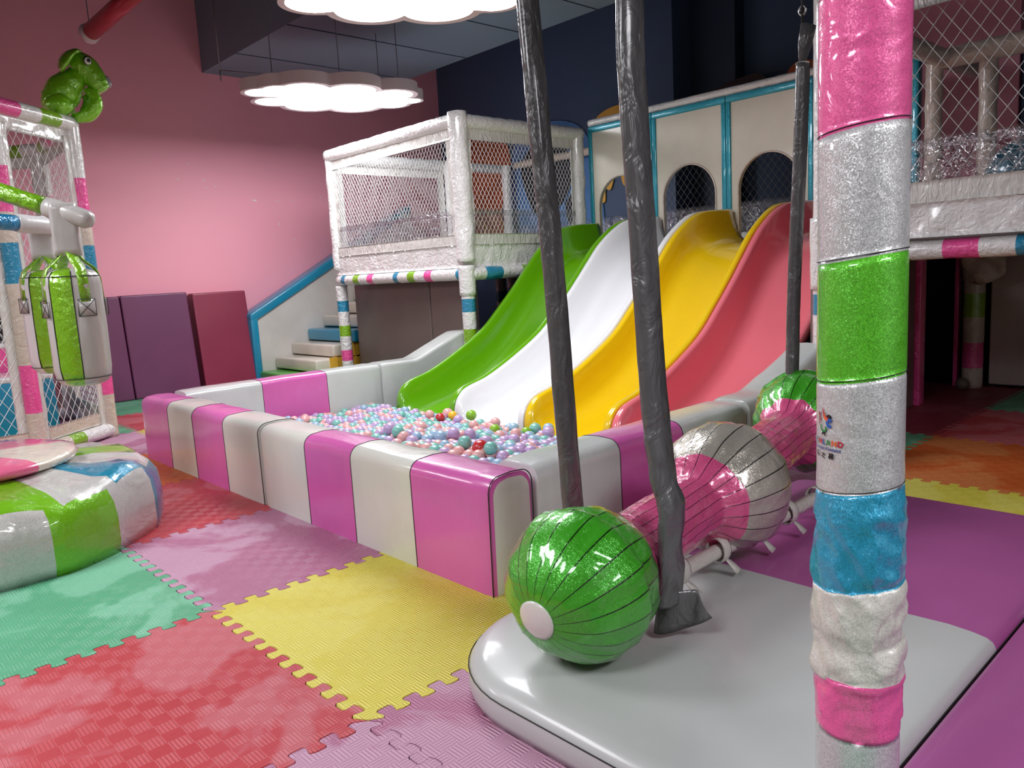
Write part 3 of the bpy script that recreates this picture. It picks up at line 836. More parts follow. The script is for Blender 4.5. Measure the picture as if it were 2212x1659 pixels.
blob('wall_cutout', [(-3.36, 1.85), (-3.42, 2.3), (-3.38, 2.72), (-3.1, 2.86), (-2.8, 2.8), (-2.62, 2.4), (-2.75, 2.02), (-2.96, 2.0), (-3.02, 2.25), (-3.14, 1.98), (-3.22, 1.98), (-3.24, 1.84)], 6.09, 'yellow_m', 'yellow scalloped cut-out seen above and through the first arch')
blob('wall_cutout', [(-2.3, 2.5), (-2.2, 2.80), (-1.95, 2.87), (-1.65, 2.92), (-1.42, 2.88), (-1.25, 2.5)], 6.41, 'brown_m', 'dark brown rounded cut-out above the arched screens')
blob('wall_cutout', [(-1.22, 2.6), (-1.19, 2.83), (-1.10, 2.93), (-.95, 2.93), (-.85, 2.82), (-.82, 2.6)], 6.41, 'orange_m', 'small rust orange round cut-out near the top of the grey strap')

# ------------------------------------------------------------------ balls
BR = .0365
ball_cols = {'pink': ((220, 166, 164), .27), 'lilac': ((186, 158, 198), .27), 'mint': ((122, 186, 174), .24), 'blue': ((150, 180, 204), .2)}
vv, ff = sphere_vf((0, 0, 0), BR, 20, 12)
bmesh_of = {}
def ball_mesh(nm, col):
    m = plain('ball_'+nm, col, .32, 0, .35)
    me = bpy.data.meshes.new('play_ball'); me.from_pydata([tuple(v) for v in vv], [], ff); me.materials.append(m); smooth(me); bmesh_of[nm] = me
for k_, (c_, w_) in ball_cols.items(): ball_mesh(k_, c_)
ball_mesh('green', (130, 180, 40)); ball_mesh('red', (186, 40, 44)); ball_mesh('yellow', (232, 182, 40))
NAMES = {'pink': 'pastel pink', 'lilac': 'pastel lilac', 'mint': 'mint green', 'blue': 'pale blue'}
def ball(x, y, z, c, label=None, group=None, big=1.0):
    o = bpy.data.objects.new('play_ball', bmesh_of[c]); COL.objects.link(o); o.location = (x, y, z); k = random.uniform(.86, 1.04)*big; o.scale = (k, k, k)
    tag(o, label or NAMES[c]+' play ball lying among the others in the ball pit', 'ball', group or NAMES[c]+' balls in the ball pit')
def surf(x, y):  # height of the heap
    return max(.045, 0)+.04+.15*max(0, min(1, (2.35-y)/.9))*max(0, min(1, (x+2.1)/1.0))+.045*noise.noise(Vector((x*2.6, y*2.6, 1)))-.10*max(0, (x-.1))
random.seed(11)
cand = []
rows = 0; y = 1.0
spots = []
while y < 2.50:
    x = -2.69+(rows % 2)*BR
    while x < .41:
        spots.append((x+random.uniform(-.008, .008), y+random.uniform(-.008, .008))); x += BR*2.04
    y += BR*1.77; rows += 1
# what the photo can show: the far part of the heap that clears the front wall top
def seen(x, y, z):
    p = Vector((x, y, z+BR)); d = p-CAM
    t = (.93-CAM.y)/d.y; q = CAM+d*t
    if q.z < HP-.02: return False
    if d.x < 0:
        t2 = (.47-CAM.x)/d.x; q2 = CAM+d*t2
        if 0 < t2 < 1 and .9 < q2.y < 3.3 and q2.z < HP-.02: return False
    return True
vis = [(x, y) for x, y in spots if seen(x, y, surf(x, y)) and not (y > 2.44)]
hid = [(x, y) for x, y in spots if (x, y) not in set(vis) and not (y > 2.44)]
vis.sort(key=lambda s: (Vector((s[0], s[1], .3))-CAM).length)
ks = list(ball_cols); ws = [ball_cols[k][1] for k in ks]
n_single = 290
for x, y in vis[:n_single]:
    ball(x, y, surf(x, y)+random.uniform(-.014, .014), random.choices(ks, ws)[0])
# loose balls on top of the heap
TOP = [(-1.216, 2.247, 'pink'), (-1.783, 2.315, 'pink'), (-1.705, 2.418, 'pink'), (-1.493, 2.342, 'lilac'), (-1.154, 2.385, 'pink'), (-.953, 2.364, 'blue'),
       (-.828, 2.433, 'mint'), (-.771, 2.496, 'blue'), (-.688, 2.411, 'lilac'), (-.709, 2.152, 'pink'), (-.588, 2.027, 'lilac'), (-.68, 1.567, 'blue'), (-.706, 1.678, 'lilac'), (-.687, 1.779, 'lilac'), (-.59, 1.807, 'mint'),
       (-.244, 1.517, 'lilac'), (-.112, 1.432, 'mint'), (-.311, 1.435, 'mint'), (-.999, 1.453, 'lilac'), (-.9, 1.44, 'mint')]
for x, y, c in TOP: ball(x, y, surf(x, y)+BR*1.15, c, None, None, 1.08)
OG = 'odd coloured balls in the ball pit'
ball(-1.51, 2.475, surf(-1.51, 2.475)+BR*1.5, 'green', 'bright green ball resting at the foot of the white slide', OG, 1.18)
ball(-.21, 1.45, surf(-.21, 1.45)+BR*.55, 'red', 'dark red ball at the front corner of the ball pit', OG, 1.2)
ball(-1.64, 2.298, surf(-1.64, 2.298)+BR*.8, 'red', 'dark red ball half sunk behind the heap near the green slide', OG)
ball(-1.6, 2.38, surf(-1.6, 2.38)+BR*1.2, 'yellow', 'single yellow ball in the ball pit beside the green slide end', OG)
ball(-1.035, 2.273, surf(-1.035, 2.273)+BR*.9, 'green', 'small green ball in the heap in front of the white slide', OG)
ball(-.829, 2.355, surf(-.829, 2.355)+BR*.9, 'green', 'green ball in the pit beside the yellow slide end', OG)
# the many balls past the first three hundred and those the walls hide: one mass
rest = vis[n_single:]+hid
V, F, mi = [], [], []
sv, sf = sphere_vf((0, 0, 0), BR, 12, 7)
for x, y in rest:
    c = Vector((x, y, surf(x, y)+random.uniform(-.014, .014))); c.z = max(BR, c.z); n = len(V); V += [v+c for v in sv]; F += [tuple(i+n for i in q) for q in sf]
    k = ks.index(random.choices(ks, ws)[0]); mi += [k]*len(sf)
for x, y in spots[::1]:
    if y > 2.44: continue
    c = Vector((min(x+BR, .415), y+BR*.6, max(BR, surf(x, y)-BR*1.5))); n = len(V); V += [v+c for v in sv]; F += [tuple(i+n for i in q) for q in sf]
    k = ks.index(random.choices(ks, ws)[0]); mi += [k]*len(sf)
mass = obj('ball_heap', V, F, [bmesh_of[k].materials[0] for k in ks], None, mi=mi, loc=(-1.1, 1.7, .1))
tag(mass, 'mass of pastel play balls filling the rest of the pit', 'balls', None, 'stuff')

# ------------------------------------------------------------------ landing mats
def rounded_poly(x0, x1, y0, y1, radii, n=10):
    P = []
    for (cx_, cy_, a0, r, sx, sy) in ((x0, y0, PI, radii[0], 1, 1), (x1, y0, 1.5*PI, radii[1], -1, 1), (x1, y1, 0, radii[2], -1, -1), (x0, y1, .5*PI, radii[3], 1, -1)):
        for k in range(n+1):
            a = a0+PI/2*k/n; P.append((cx_+sx*r+math.cos(a)*r, cy_+sy*r+math.sin(a)*r))
    return P
def pad(name, label, x0, x1, y0, y1, radii, h, ysplit, mats, seed=0):
    """soft floor mat with puffed edges, two coloured halves split at ysplit"""
    P = rounded_poly(x0, x1, y0, y1, radii, 12); n = len(P); c = Vector(((x0+x1)/2, (y0+y1)/2))
    prof = [(0, .0), (-.006, h*.25), (-.004, h*.62), (.004, h*.78), (.02, h*.92), (.05, h), (.12, h+.006), (.25, h+.008), (.45, h+.008)]
    V, F, mi = [], [], []
    for ins, z in prof:
        for (x, y) in P:
            d = Vector((c.x-x, c.y-y)); ln = d.length; d = d/ln
            q = Vector((x, y))+d*min(ins, ln*.9)
            V.append((q.x, q.y, z+(noise.noise(Vector((q.x*5, q.y*5, seed)))*.004 if z > h*.8 else 0)))
    m = len(prof)
    for i in range(m-1):
        for j in range(n):
            a, b = i*n+j, i*n+(j+1) % n; F.append((a, b, b+n, a+n))
    F.append(tuple(range((m-1)*n, m*n))); F.append(tuple(reversed(range(n))))
    o = obj(name, V, F, mats, None, loc=(c.x, c.y, 0))
    bm = bmesh.new(); bm.from_mesh(o.data)
    if ysplit is not None:
        r = bmesh.ops.bisect_plane(bm, geom=bm.verts[:]+bm.edges[:]+bm.faces[:], plane_co=(0, ysplit-c.y, 0), plane_no=(0, 1, 0))
        for f in bm.faces: f.material_index = 1 if f.calc_center_median().y > ysplit-c.y else 0
    bmesh.ops.triangulate(bm, faces=[f for f in bm.faces if len(f.verts) > 4]); bmesh.ops.recalc_face_normals(bm, faces=bm.faces)
    bm.to_mesh(o.data); bm.free(); smooth(o.data)
    tag(o, label, 'landing mat', 'padded landing mats under the swing')
    # edge seam cord
    tube('edge_seam', [(Vector((x, y, h*.7))+Vector((x-c.x, y-c.y, 0)).normalized()*.004) for x, y in P], .0018, 'thread', o, 5, closed=True)
    return o
pad('landing_mat', 'grey and purple landing mat with rounded corner under the swing', .955, 2.085, .205, 2.42, (.34, .06, .05, .05), .10, 1.245, ['matgrey', 'matpurple'], 1)
pad('landing_mat', 'purple and grey landing mat at the bottom right edge behind the post', 2.095, 3.2, .1, 2.42, (.05, .06, .05, .05), .10, 1.50, ['matpurple', 'matgrey'], 2)

# ------------------------------------------------------------------ swing bolster
sw = thing('bolster_swing', 'hanging dumbbell shaped bolster swing in green, pink and silver on grey straps', 'swing', (1.25, 1.3, .1))
B1, B2, B3 = Vector((1.335, .475, .312)), Vector((1.235, 1.31, .355)), Vector((1.105, 2.16, .42))
def axis_pt(s):  # s in metres along the chain from B1
    L1 = (B2-B1).length; L2 = (B3-B2).length
    if s < L1*.0: return B1+(B2-B1).normalized()*s+Vector((0, 0, -s*0.0)) + Vector((0,0,s*.12))
    if s < L1: return B1.lerp(B2, s/L1)
    return B2+(B3-B2).normalized()*(s-L1)
L1 = (B2-B1).length; L2 = (B3-B2).length
def rad(s):
    r = 0
    def bulb(c, R_): 
        d = abs(s-c); return math.sqrt(max(0, R_*R_-d*d))
    neck = .112 if 0 < s < L1+L2 else 0
    vals = [bulb(0, .205), bulb(L1, .232), bulb(L1+L2, .225)]
    m = max(vals)
    if neck:
        k = 28.
        return math.log(sum(math.exp(k*v) for v in vals+[neck]))/k - .012 if m < .2 else max(m, .2) if False else math.log(sum(math.exp(k*v) for v in vals+[neck]))/k-.012
    return m
ss = []
s = -.2045
while s < L1+L2+.2245: ss.append(s); s += .012 if abs(s) > .19 else .01
ss.append(L1+L2+.2235)
SEG = 88
pts = [axis_pt(s) for s in ss]; rads = [max(.004, rad(s)) for s in ss]
def bw(i, j, p):
    a = 2*PI*j/SEG; s = ss[i]
    pleat = .010*abs(math.cos(a*11))  # 22 stitched gores, seams drawn in
    neckness = max(0, 1-abs(rads[i]-.135)/.06)
    wr_ = .12*neckness*noise.noise(Vector((math.cos(a)*2.5, math.sin(a)*2.5, s*11)))+.035*noise.noise(Vector((math.cos(a)*3, math.sin(a)*3, s*7)))+.018*noise.noise(Vector((math.cos(a)*7, math.sin(a)*7, s*15)))
    wr_ += .03*max(0, -math.sin(a))*noise.noise(Vector((a*4, s*14, 3)))
    return 1-pleat*1.4+wr_
v, f, u = tube_vf(pts, rads, SEG, True, bw)
mats = ['bgreen', 'bpink', 'bsilver']; mi = []
for i in range(len(ss)-1):
    s = ss[i]
    if s < .115: m = 0
    elif s < L1-.165: m = 1
    elif s < L1+.15: m = 2
    elif s < L1+L2-.175: m = 1
    else: m = 0
    mi += [m]*SEG
mi += [0, 0]
obj('bolster_cover', v, f, mats, sw, mi=mi, uvs=u)
# end patches, a stitched disc at each pole
ax = (B1-B2).normalized()
axp = Vector((.102, -.979, -.178)).normalized()
def disc(name, c, d, R_, dome, mat, par, n=28):
    s_, t_ = frame_of(d); V = [c+d*dome]; F = []
    for k, rr_ in enumerate((.5, .85, 1.0)):
        for j in range(n): a = 2*PI*j/n; V.append(c+(s_*math.cos(a)+t_*math.sin(a))*R_*rr_+d*(dome*(1-rr_*rr_)))
    for j in range(n): F.append((0, 1+j, 1+(j+1) % n))
    for k in range(2):
        for j in range(n): a = 1+k*n+j; b = 1+k*n+(j+1) % n; F.append((a, a+n, b+n, b))
    o = obj(name, V, F, mat, par); 
    m = o.modifiers.new('s', 'SOLIDIFY'); m.thickness = .004
    return o
disc('end_patch', B1+(ax+Vector((0, 0, -.09))).normalized()*.1985, (ax+Vector((0, 0, -.09))).normalized(), .050, .010, 'cream', sw)
disc('end_patch', B3-ax*.2155, -ax, .066, .016, 'cream', sw)
# two bars under the bolster with tied loops
BX = [(1.325, 1), (1.02, -1)]
for bx, sg in BX:
    a, b = Vector((bx, .80 if sg > 0 else .87, .195)), Vector((bx, 2.16, .215))
    striped('swing_bar', a, b, .024, [(.5, 'gdirty')], sw, 12, .06, 20)
    for k in range(6):
        c = a.lerp(b, .08+.165*k); hw = .022
        loop = [c+Vector((math.cos(t)*.034, 0, math.sin(t)*.040+.004)) for t in [2*PI*q/14 for q in range(14)]]
        lv, lf, _ = tube_vf(loop, .020, 6, True, None, True, .22)
        # the band is flat: widen along Y
        lv = [Vector((p.x, c.y+(p.y-c.y)*1.15, p.z)) for p in lv]
        tl = obj('tie_loop', lv, lf, 'gdirty', sw)
        # loose tie end
        q0 = c+Vector((0, .01, -.035)); V = []; F = []
        for i in range(6):
            t = i/5; ce = q0+Vector((.045*t*sg, .035*t, -.012*t-.02*t*t+.008*math.sin(t*5)))
            V += [ce+Vector((0, -.014, .004*math.sin(i))), ce+Vector((0, .014, -.004*math.sin(i)))]
        for i in range(5): F.append((2*i, 2*i+1, 2*i+3, 2*i+2))
        e = obj('tie_end', V, F, 'gdirty', sw); m = e.modifiers.new('s', 'SOLIDIFY'); m.thickness = .003
def strap(P, R_, seed, fl=.75):
    """grey vinyl sleeve round a swing cable, creased and pinched"""
    Q = resample3(P, 10)
    seg = 22
    def wr(i, j, p):
        a = 2*PI*j/seg
        lo_ = min(1, max(.15, (1.1-p.z)*1.6)) if seed != 2 else .2
        f_ = 1+(.05+.12*lo_)*noise.noise(Vector((math.cos(a)*1.1+seed, math.sin(a)*1.1, p.z*(5+6*lo_))))+.16*lo_*noise.noise(Vector((math.cos(a)*2, math.sin(a)*2+seed, p.z*22)))
        if j == 3: f_ += .20
        return f_
    return tube('strap_sleeve', Q, [R_*1.22]*len(Q), 'strap', sw, seg, wr=wr, flat=fl)
def resample3(P, n):
    out = []; P = [Vector(p) for p in P]
    for i in range(len(P)-1):
        p0, p1, p2, p3 = P[max(0, i-1)], P[i], P[i+1], P[min(len(P)-1, i+2)]
        for k in range(n):
            t = k/n; out.append(.5*((2*p1)+(-p0+p2)*t+(2*p0-5*p1+4*p2-p3)*t*t+(-p0+3*p1-3*p2+p3)*t**3))
    out.append(P[-1]); return out
ZT = 2.62
strap([(1.452, .68, .215), (1.458, .68, .30), (1.462, .68, .38), (1.468, .68, .48), (1.450, .68, .55), (1.436, .68, .65), (1.422, .68, .80), (1.412, .68, 1.0), (1.398, .68, 1.27), (1.382, .68, 1.61), (1.375, .69, 1.80), (1.35, .72, 2.2), (1.31, .80, ZT)], .034, 1, .62)
strap([(1.01, .80, .2), (1.0, .80, .38), (.985, .80, .7), (.96, .80, 1.2), (.93, .80, 1.6), (.908, .80, 1.95), (.90, .80, 2.3), (.895, .80, ZT)], .029, 2)
strap([(1.03, 2.16, .22), (1.045, 2.16, .63), (1.055, 2.16, 1.0), (1.085, 2.15, 1.5), (1.10, 2.15, 1.88)], .0255, 3)
strap([(1.33, 2.16, .22), (1.33, 2.16, .8), (1.31, 2.15, 1.4), (1.27, 2.15, 1.88)], .0255, 4)
# gathered tails and the loose skirt of the near sleeve
V, F = [], []
for i in range(7):
    for j in range(10):
        t = i/6; a = j/9
        V.append(Vector((1.418+.095*a+.03*t*a, .66+.07*a+.03*a*t+.012*math.sin(a*9+t*3), .25-.125*t+.05*t*a*a)))
for i in range(6):
    for j in range(9): k = i*10+j; F.append((k, k+1, k+11, k+10))
o = obj('sleeve_flap', V, F, 'strap', sw); o.modifiers.new('s', 'SOLIDIFY').thickness = .003
for (x, y, zt) in ((1.10, 2.15, 1.88), (1.27, 2.15, 1.88)):
    tube('sleeve_tail', [(x, y, zt-.01), (x, y, zt+.02), (x+.01, y, zt+.07), (x+.025, y, zt+.14)], [.018, .026, .042, .048], 'strap', sw, 12, flat=.5)
    tube('cord_tie', [(x+math.cos(a)*.024, y+math.sin(a)*.024, zt) for a in [2*PI*q/12 for q in range(12)]], .004, 'hem', sw, 6, closed=True)
    tube('cable', [(x, y, zt), (x, y, ZT)], .006, 'darkmetal', sw, 8)
    tube('shackle', [(x+math.cos(a)*.014, y, zt+.2+math.sin(a)*.018) for a in [2*PI*q/12 for q in range(12)]], .005, 'metal', sw, 6, closed=True)
# overhead gantry that carries the swing
gt = thing('swing_gantry', 'overhead teal and dark beams carrying the swing straps', 'swing frame', (1.1, 1.5, 2.6))
for y in (.80, 2.15):
    striped('beam', (.3, y, ZT+.05), (2.10, y, ZT+.05), .05, [(.3, 'gblue')], gt, amp=.05)
for y in (.80, 2.15):
    for x in (.895, 1.25) if y < 1 else (1.10, 1.27):
        tube('hanger', [(x, y, ZT-.01), (x, y, ZT+.02)], .02, 'darkmetal', gt, 8)
striped('beam', (2.10, .15, ZT+.05), (2.10, 3.3, ZT+.05), .05, [(.3, 'gsilver')], gt, amp=.05)
striped('beam', (.3, .80, ZT+.05), (.3, 3.3, ZT+.05), .05, [(.3, 'gsilver')], gt, amp=.05)

# ------------------------------------------------------------------ foreground striped post
PB = Vector((2.156, .220, .108)); PA = Vector((2.151, .236, 1.72))
ax_ = (PA-PB).normalized()
post = thing('padded_post', 'thick glittery striped padded post in the right foreground', 'padded post', (PB.x, PB.y, .10))
POST_R = .0625
# stripe boundaries along the post by height
SB = [(.108, .373, 'gsilver'), (.373, .472, 'gpink'), (.472, .617, 'gdirty'), (.617, .770, 'gblue'), (.770, .939, 'gsilver'), (.939, 1.118, 'ggreen'), (1.118, 1.300, 'gsilver'), (1.300, 1.50, 'gpink'), (1.50, ZT, 'gsilver')]
def post_c(z):
    t = (z-PB.z)/(PA.z-PB.z); return PB.lerp(PA, t)
pm = []; rings = []; rmat = []; rtag = []
for z0, z1, m in SB:
    if m not in pm: pm.append(m)
    n = max(6, int((z1-z0)/(.006 if z1 < 1.0 else .012)))
    for k in range(n+1):
        rings.append(z0+(z1-z0)*k/n); rmat.append(pm.index(m)); rtag.append((z0, z1, m, k, n))
SEG2 = 96
V, F, mi, U = [], [], [], []
view = (CAM-PB); view.z = 0; va = math.atan2(view.y, view.x)
for i, z in enumerate(rings):
    z0, z1, m, k, n = rtag[i]; t = (z-z0)/(z1-z0)
    for j in range(SEG2):
        a = 2*PI*j/SEG2; ca, sa = math.cos(a), math.sin(a)
        tilt = (math.sin(a-va)*.008) if z1 > .5 else 0
        low = max(0, min(1, (.86-z)/.12)) if z > .40 else .25
        slump = {'gblue': 1.2*max(0, min(1, (.78-z)/.05)), 'gdirty': 1.0, 'gpink': .55 if z < .6 else .1}.get(m, .12)
        r = POST_R*1.0
        if z > .8: r *= 1.0+.02*noise.noise(Vector((ca*1.2, sa*1.2, z*4)))
        # horizontal folds of a sleeve that has slid down
        ph = z*95+2.2*noise.noise(Vector((ca*1.5, sa*1.5, z*6)))+1.1*math.sin(a*1.0+z*20)
        fold = noise.noise(Vector((ca*1.6, sa*1.6, z*26+math.sin(a*2)*.6))); rid = 1-abs(noise.noise(Vector((ca*1.3+3, sa*1.3, z*24+ca*1.8))))*2.4
        r += slump*low*(.0045*fold+.0055*max(0, rid)+.0006*noise.noise(Vector((ca*7, sa*7, z*70))))
        if m == 'gdirty':
            bulge = max(0, 1-abs(t-.16)/.16); waist = max(0, 1-abs(t-.36)/.14)
            r += .0045*bulge**.5-.0025*waist+(.002 if t > .5 else 0)
            if .26 < t < .5: r -= .0016*(abs(math.sin(a*3.5+.4)) < .12)
        if m == 'gpink' and z < .6 and t > .84: r += .005*((t-.84)/.16)**.5
        edge_d = min(t, 1-t)*(z1-z0)
        if edge_d < .003: r -= .0012
        zz = z+tilt*(1 if .4 < z < 1.6 else 0)*(1.9 if z < .52 else 1)
        if z == SB[0][0]: zz = z
        c = post_c(zz); V.append(c+Vector((ca, sa, 0))*r)
nr = len(rings)
for i in range(nr-1):
    for j in range(SEG2):
        a, b = i*SEG2+j, i*SEG2+(j+1) % SEG2
        F.append((a, b, b+SEG2, a+SEG2)); mi.append(rmat[i+1] if rtag[i][3] == rtag[i][4] else rmat[i])
        U += [(j/SEG2, rings[i]), ((j+1)/SEG2, rings[i]), ((j+1)/SEG2, rings[i+1]), (j/SEG2, rings[i+1])]
F.append(tuple(reversed(range(SEG2)))); mi.append(0); U += [(0, 0)]*SEG2
obj('padded_sleeve', V, F, pm, post, mi=mi, uvs=U)
# stitched seams where colours meet
for z in [b[0] for b in SB[1:] if b[0] > .65]:
    off = .004
    P = []
    for j in range(48):
        a = 2*PI*j/48; tl = math.sin(a-va)*.008*(1 if z < 1.6 else 0)*(1.9 if z < .52 else 1); c = post_c(z+off+tl); P.append(c+Vector((math.cos(a), math.sin(a), 0))*(POST_R+.0004))
    tube('stitching', P, .0007, 'thread', post, 4, closed=True)
# printed marks on the silver band
logo = thing('tmp', None, None, (0, 0, 0)); bpy.data.objects.remove(logo)
def col_mat(nm, c): return plain(nm, c, .45, 0, .3)
INK = {k: col_mat('ink_'+k, c) for k, c in {'red': (196, 30, 56), 'orange': (232, 96, 40), 'blue': (30, 92, 178), 'green': (38, 132, 62), 'black': (16, 16, 20), 'navy': (24, 60, 140), 'teal': (120, 150, 150), 'crimson': (150, 20, 50)}.items()}
LA = va-math.radians(46)   # the print faces left of the viewer
def wrap(x, z, lift=.0012):
    """x metres across the print (right positive), z height"""
    a = LA+x/POST_R
    c = post_c(z); rr_ = POST_R*(1.0+.02*noise.noise(Vector((math.cos(a)*1.2, math.sin(a)*1.2, z*4)))) if z > .8 else POST_R
    return c+Vector((math.cos(a), math.sin(a), 0))*(rr_+lift)
def print_poly(name, poly, mat, par, z0):
    # fill a 2-D outline, cut finely so it follows the curve of the sleeve
    bm = bmesh.new(); vs = [bm.verts.new((x, z, 0)) for x, z in poly]; bm.faces.new(vs)
    bmesh.ops.triangulate(bm, faces=bm.faces[:]); bmesh.ops.subdivide_edges(bm, edges=bm.edges[:], cuts=2)
    V = [wrap(v.co.x, z0+v.co.y, .0022) for v in bm.verts]; bm.verts.index_update()
    F = [tuple(v.index for v in f.verts) for f in bm.faces]; bm.free()
    return V, F
lg = []
def shape(poly, ink, z0=.875): V, F = print_poly('x', poly, ink, post, z0); lg.append((V, F, ink))
def stroke(P, wd, ink, z0=.875):
    P = [Vector((x, y, 0)) for x, y in P]; P = resample3(P, 5); Lf, Rt = [], []
    n = len(P)
    for i, p in enumerate(P):
        d = (P[min(n-1, i+1)]-P[max(0, i-1)]).normalized(); s_ = Vector((-d.y, d.x, 0)); w2 = (wd[0]+(wd[1]-wd[0])*i/(n-1))/2
        Lf.append(p+s_*w2); Rt.append(p-s_*w2)
    V = [wrap(q.x, z0+q.y, .0022) for q in Lf+Rt]; F = [(i, i+1, n+i+1, n+i) for i in range(n-1)]
    lg.append((V, F, ink))
# emblem: crimson stick, orange-red wing, blue curl, green cup, black feet
stroke([(-.0165, .0150), (-.0155, .006), (-.017, -.004)], (.0042, .0016), 'crimson')
stroke([(-.0155, .0080), (-.0125, .003)], (.002, .001), 'crimson')
stroke([(-.009, .0225), (-.006, .015), (-.0035, .0085), (.001, .006)], (.0008, .0072), 'red')
stroke([(-.006, .0125), (-.003, .0075), (.002, .005)], (.004, .005), 'orange')
stroke([(.0010, .0075), (.004, .0105), (.0075, .009)], (.006, .006), 'black')
stroke([(.009, .0045), (.004, .0055), (.001, .001), (.004, -.0045), (.0085, -.0035)], (.0048, .0048), 'blue')
stroke([(.0068, .0035), (.0085, .0015)], (.0028, .0028), 'blue')
stroke([(-.0125, -.0035), (-.012, -.0105), (-.0065, -.0135), (-.0015, -.0105), (-.002, -.0055)], (.0028, .0034), 'green')
stroke([(-.0098, -.0195), (-.008, -.0155), (-.0062, -.0165), (-.0045, -.0155), (-.003, -.020)], (.0022, .0026), 'black')
def words(txt, size, x, z, inks, align='CENTER', bold=0, font_w=1.0):
    cu = bpy.data.curves.new('t', 'FONT'); cu.body = txt; cu.size = size; cu.offset = bold; cu.resolution_u = 3; cu.space_character = 1.08
    ob = bpy.data.objects.new('t', cu); COL.objects.link(ob)
    dg = bpy.context.evaluated_depsgraph_get(); me = bpy.data.meshes.new_from_object(ob.evaluated_get(dg))
    bpy.data.objects.remove(ob)
    bm = bmesh.new(); bm.from_mesh(me)
    es = [e for e in bm.edges if e.calc_length() > size*.25]
    if es: bmesh.ops.subdivide_edges(bm, edges=es, cuts=2)
    bmesh.ops.triangulate(bm, faces=bm.faces[:])
    W_ = max((v.co.x for v in bm.verts), default=0)
    V = [wrap(x+v.co.x*font_w-(W_*font_w/2 if align == 'CENTER' else 0), z+v.co.y, .0022) for v in bm.verts]; bm.verts.index_update()
    F = [tuple(v.index for v in f.verts) for f in bm.faces]; bm.free()
    lg.append((V, F, inks)); return W_*font_w
x = -.0345
for chr_, ink in zip('FUNLAND', ('teal', 'teal', 'red', 'blue', 'green', 'orange', 'red')):
    wd = words(chr_, .0118, x, .8415, ink, 'LEFT', .0004); x += wd+.0013
words('Concept Kidsland', .0068, -.003, .8335, 'navy', 'CENTER', .00015)
# three characters: le, zhi, yi drawn in strokes
def glyph(x0, strokes, sz=.0088, z0=.8205):
    for P in strokes: stroke([(x0+a*sz, b*sz) for a, b in P], (sz*.17, sz*.17), 'black', z0)
glyph(-.026, [[(.85, 1), (.15, .85)], [(.2, .85), (.2, .5)], [(.2, .5), (.95, .5)], [(.55, .75), (.55, 0)], [(.55, 0), (.4, .08)], [(.3, .35), (.05, .1)], [(.75, .35), (1, .1)]])
glyph(-.0115, [[(.5, 1), (.58, .88)], [(.1, .72), (.85, .72)], [(.85, .72), (.1, .15)], [(.1, .3), (.35, .1)], [(.35, .1), (1, .02)]])
glyph(.0035, [[(.05, 1), (.45, 1)], [(.45, 1), (.45, .68)], [(.55, 1), (.95, 1)], [(.95, 1), (.95, .68)], [(.15, .85), (.4, .75)], [(.65, .85), (.9, .75)], [(.15, .62), (.85, .62)], [(.15, .62), (.15, .3)], [(.85, .62), (.85, .3)], [(.15, .46), (.85, .46)], [(.0, .3), (1, .3)], [(.4, .2), (.1, 0)], [(.6, .2), (.9, 0)], [(.5, .62), (.5, .3)]])
V, F, mi = [], [], []; inks = list(INK)
for v, f, k in lg:
    n = len(V); V += v; F += [tuple(i+n for i in q) for q in f]; mi += [inks.index(k)]*len(f)
lo = obj('printed_logo', V, F, [INK[k] for k in inks], post, mi=mi, sm=True)

# ------------------------------------------------------------------ right platform
rp = thing('right_platform', 'raised netted platform at the right with striped beam and posts', 'play structure', (2.0, 4.6, 0))
STR2 = [(.16, 'whitecover'), (.14, 'stripeblue'), (.16, 'whitecover'), (.12, 'stripegreen'), (.16, 'whitecover'), (.12, 'stripepink')]
RX, RY = .645, 3.31
box('deck', (RX, 3.6, RY, 6.0, 1.13, 1.22), 'whitecover', rp, .02)
striped('post', (RX, RY, 0), (RX, RY, 2.65), .058, [(.22, 'whitecover'), (.115, 'stripepink'), (.15, 'whitecover'), (.12, 'stripegreen'), (.18, 'whitecover'), (.115, 'stripeblue'), (3, 'whitecover')], rp, 16, .05, seed=4)
striped('post_collar', (RX, RY, .93), (RX, RY, 1.32), .075, [(1, 'whitecover')], rp, 16, .08, seed=7)
striped('post', (3.5, RY, 0), (3.5, RY, 2.65), .055, STR2, rp, 16, .05)
striped('striped_beam', (RX, RY, 1.115), (3.5, RY, 1.115), .052, [(.31, 'whitecover'), (.155, 'stripegreen'), (.155, 'whitecover'), (.16, 'stripepink'), (.155, 'whitecover'), (.155, 'stripeblue')], rp, 16, .07, seed=8)
striped('top_beam', (RX, RY, 2.42), (3.5, RY, 2.42), .06, [(.5, 'whitecover')], rp, 14, .1)
strip_wavy('skirt', rp, (RX+.05, RY-.06, 1.175), (3.5, RY-.06, 1.175), .17, 'whitecover', .012, .014, 9, 5)
strip_wavy('bottom_hem', rp, (RX+.05, RY-.05, 1.32), (3.5, RY-.05, 1.32), .13, 'hem', .01, .006, 12, 6)
strip_wavy('top_hem', rp, (RX+.05, RY-.05, 2.27), (3.5, RY-.05, 2.27), .13, 'hem', .01, .006, 14, 9)
strip_wavy('vinyl_strip', rp, (RX+.05, RY-.04, 1.44), (3.5, RY-.04, 1.44), .22, 'clear', .003, .02, 9, 7)
strip_wavy('vinyl_strip', rp, (RX+.05, RY-.05, 1.60), (3.5, RY-.05, 1.60), .05, 'clear', .004, .014, 22, 8)
net('net', rp, (RX+.05, RY, 1.42), (1, 0, 0), (0, 0, 1), 2.7, .95, .082, .11, .0022, 'netgrey', .005)
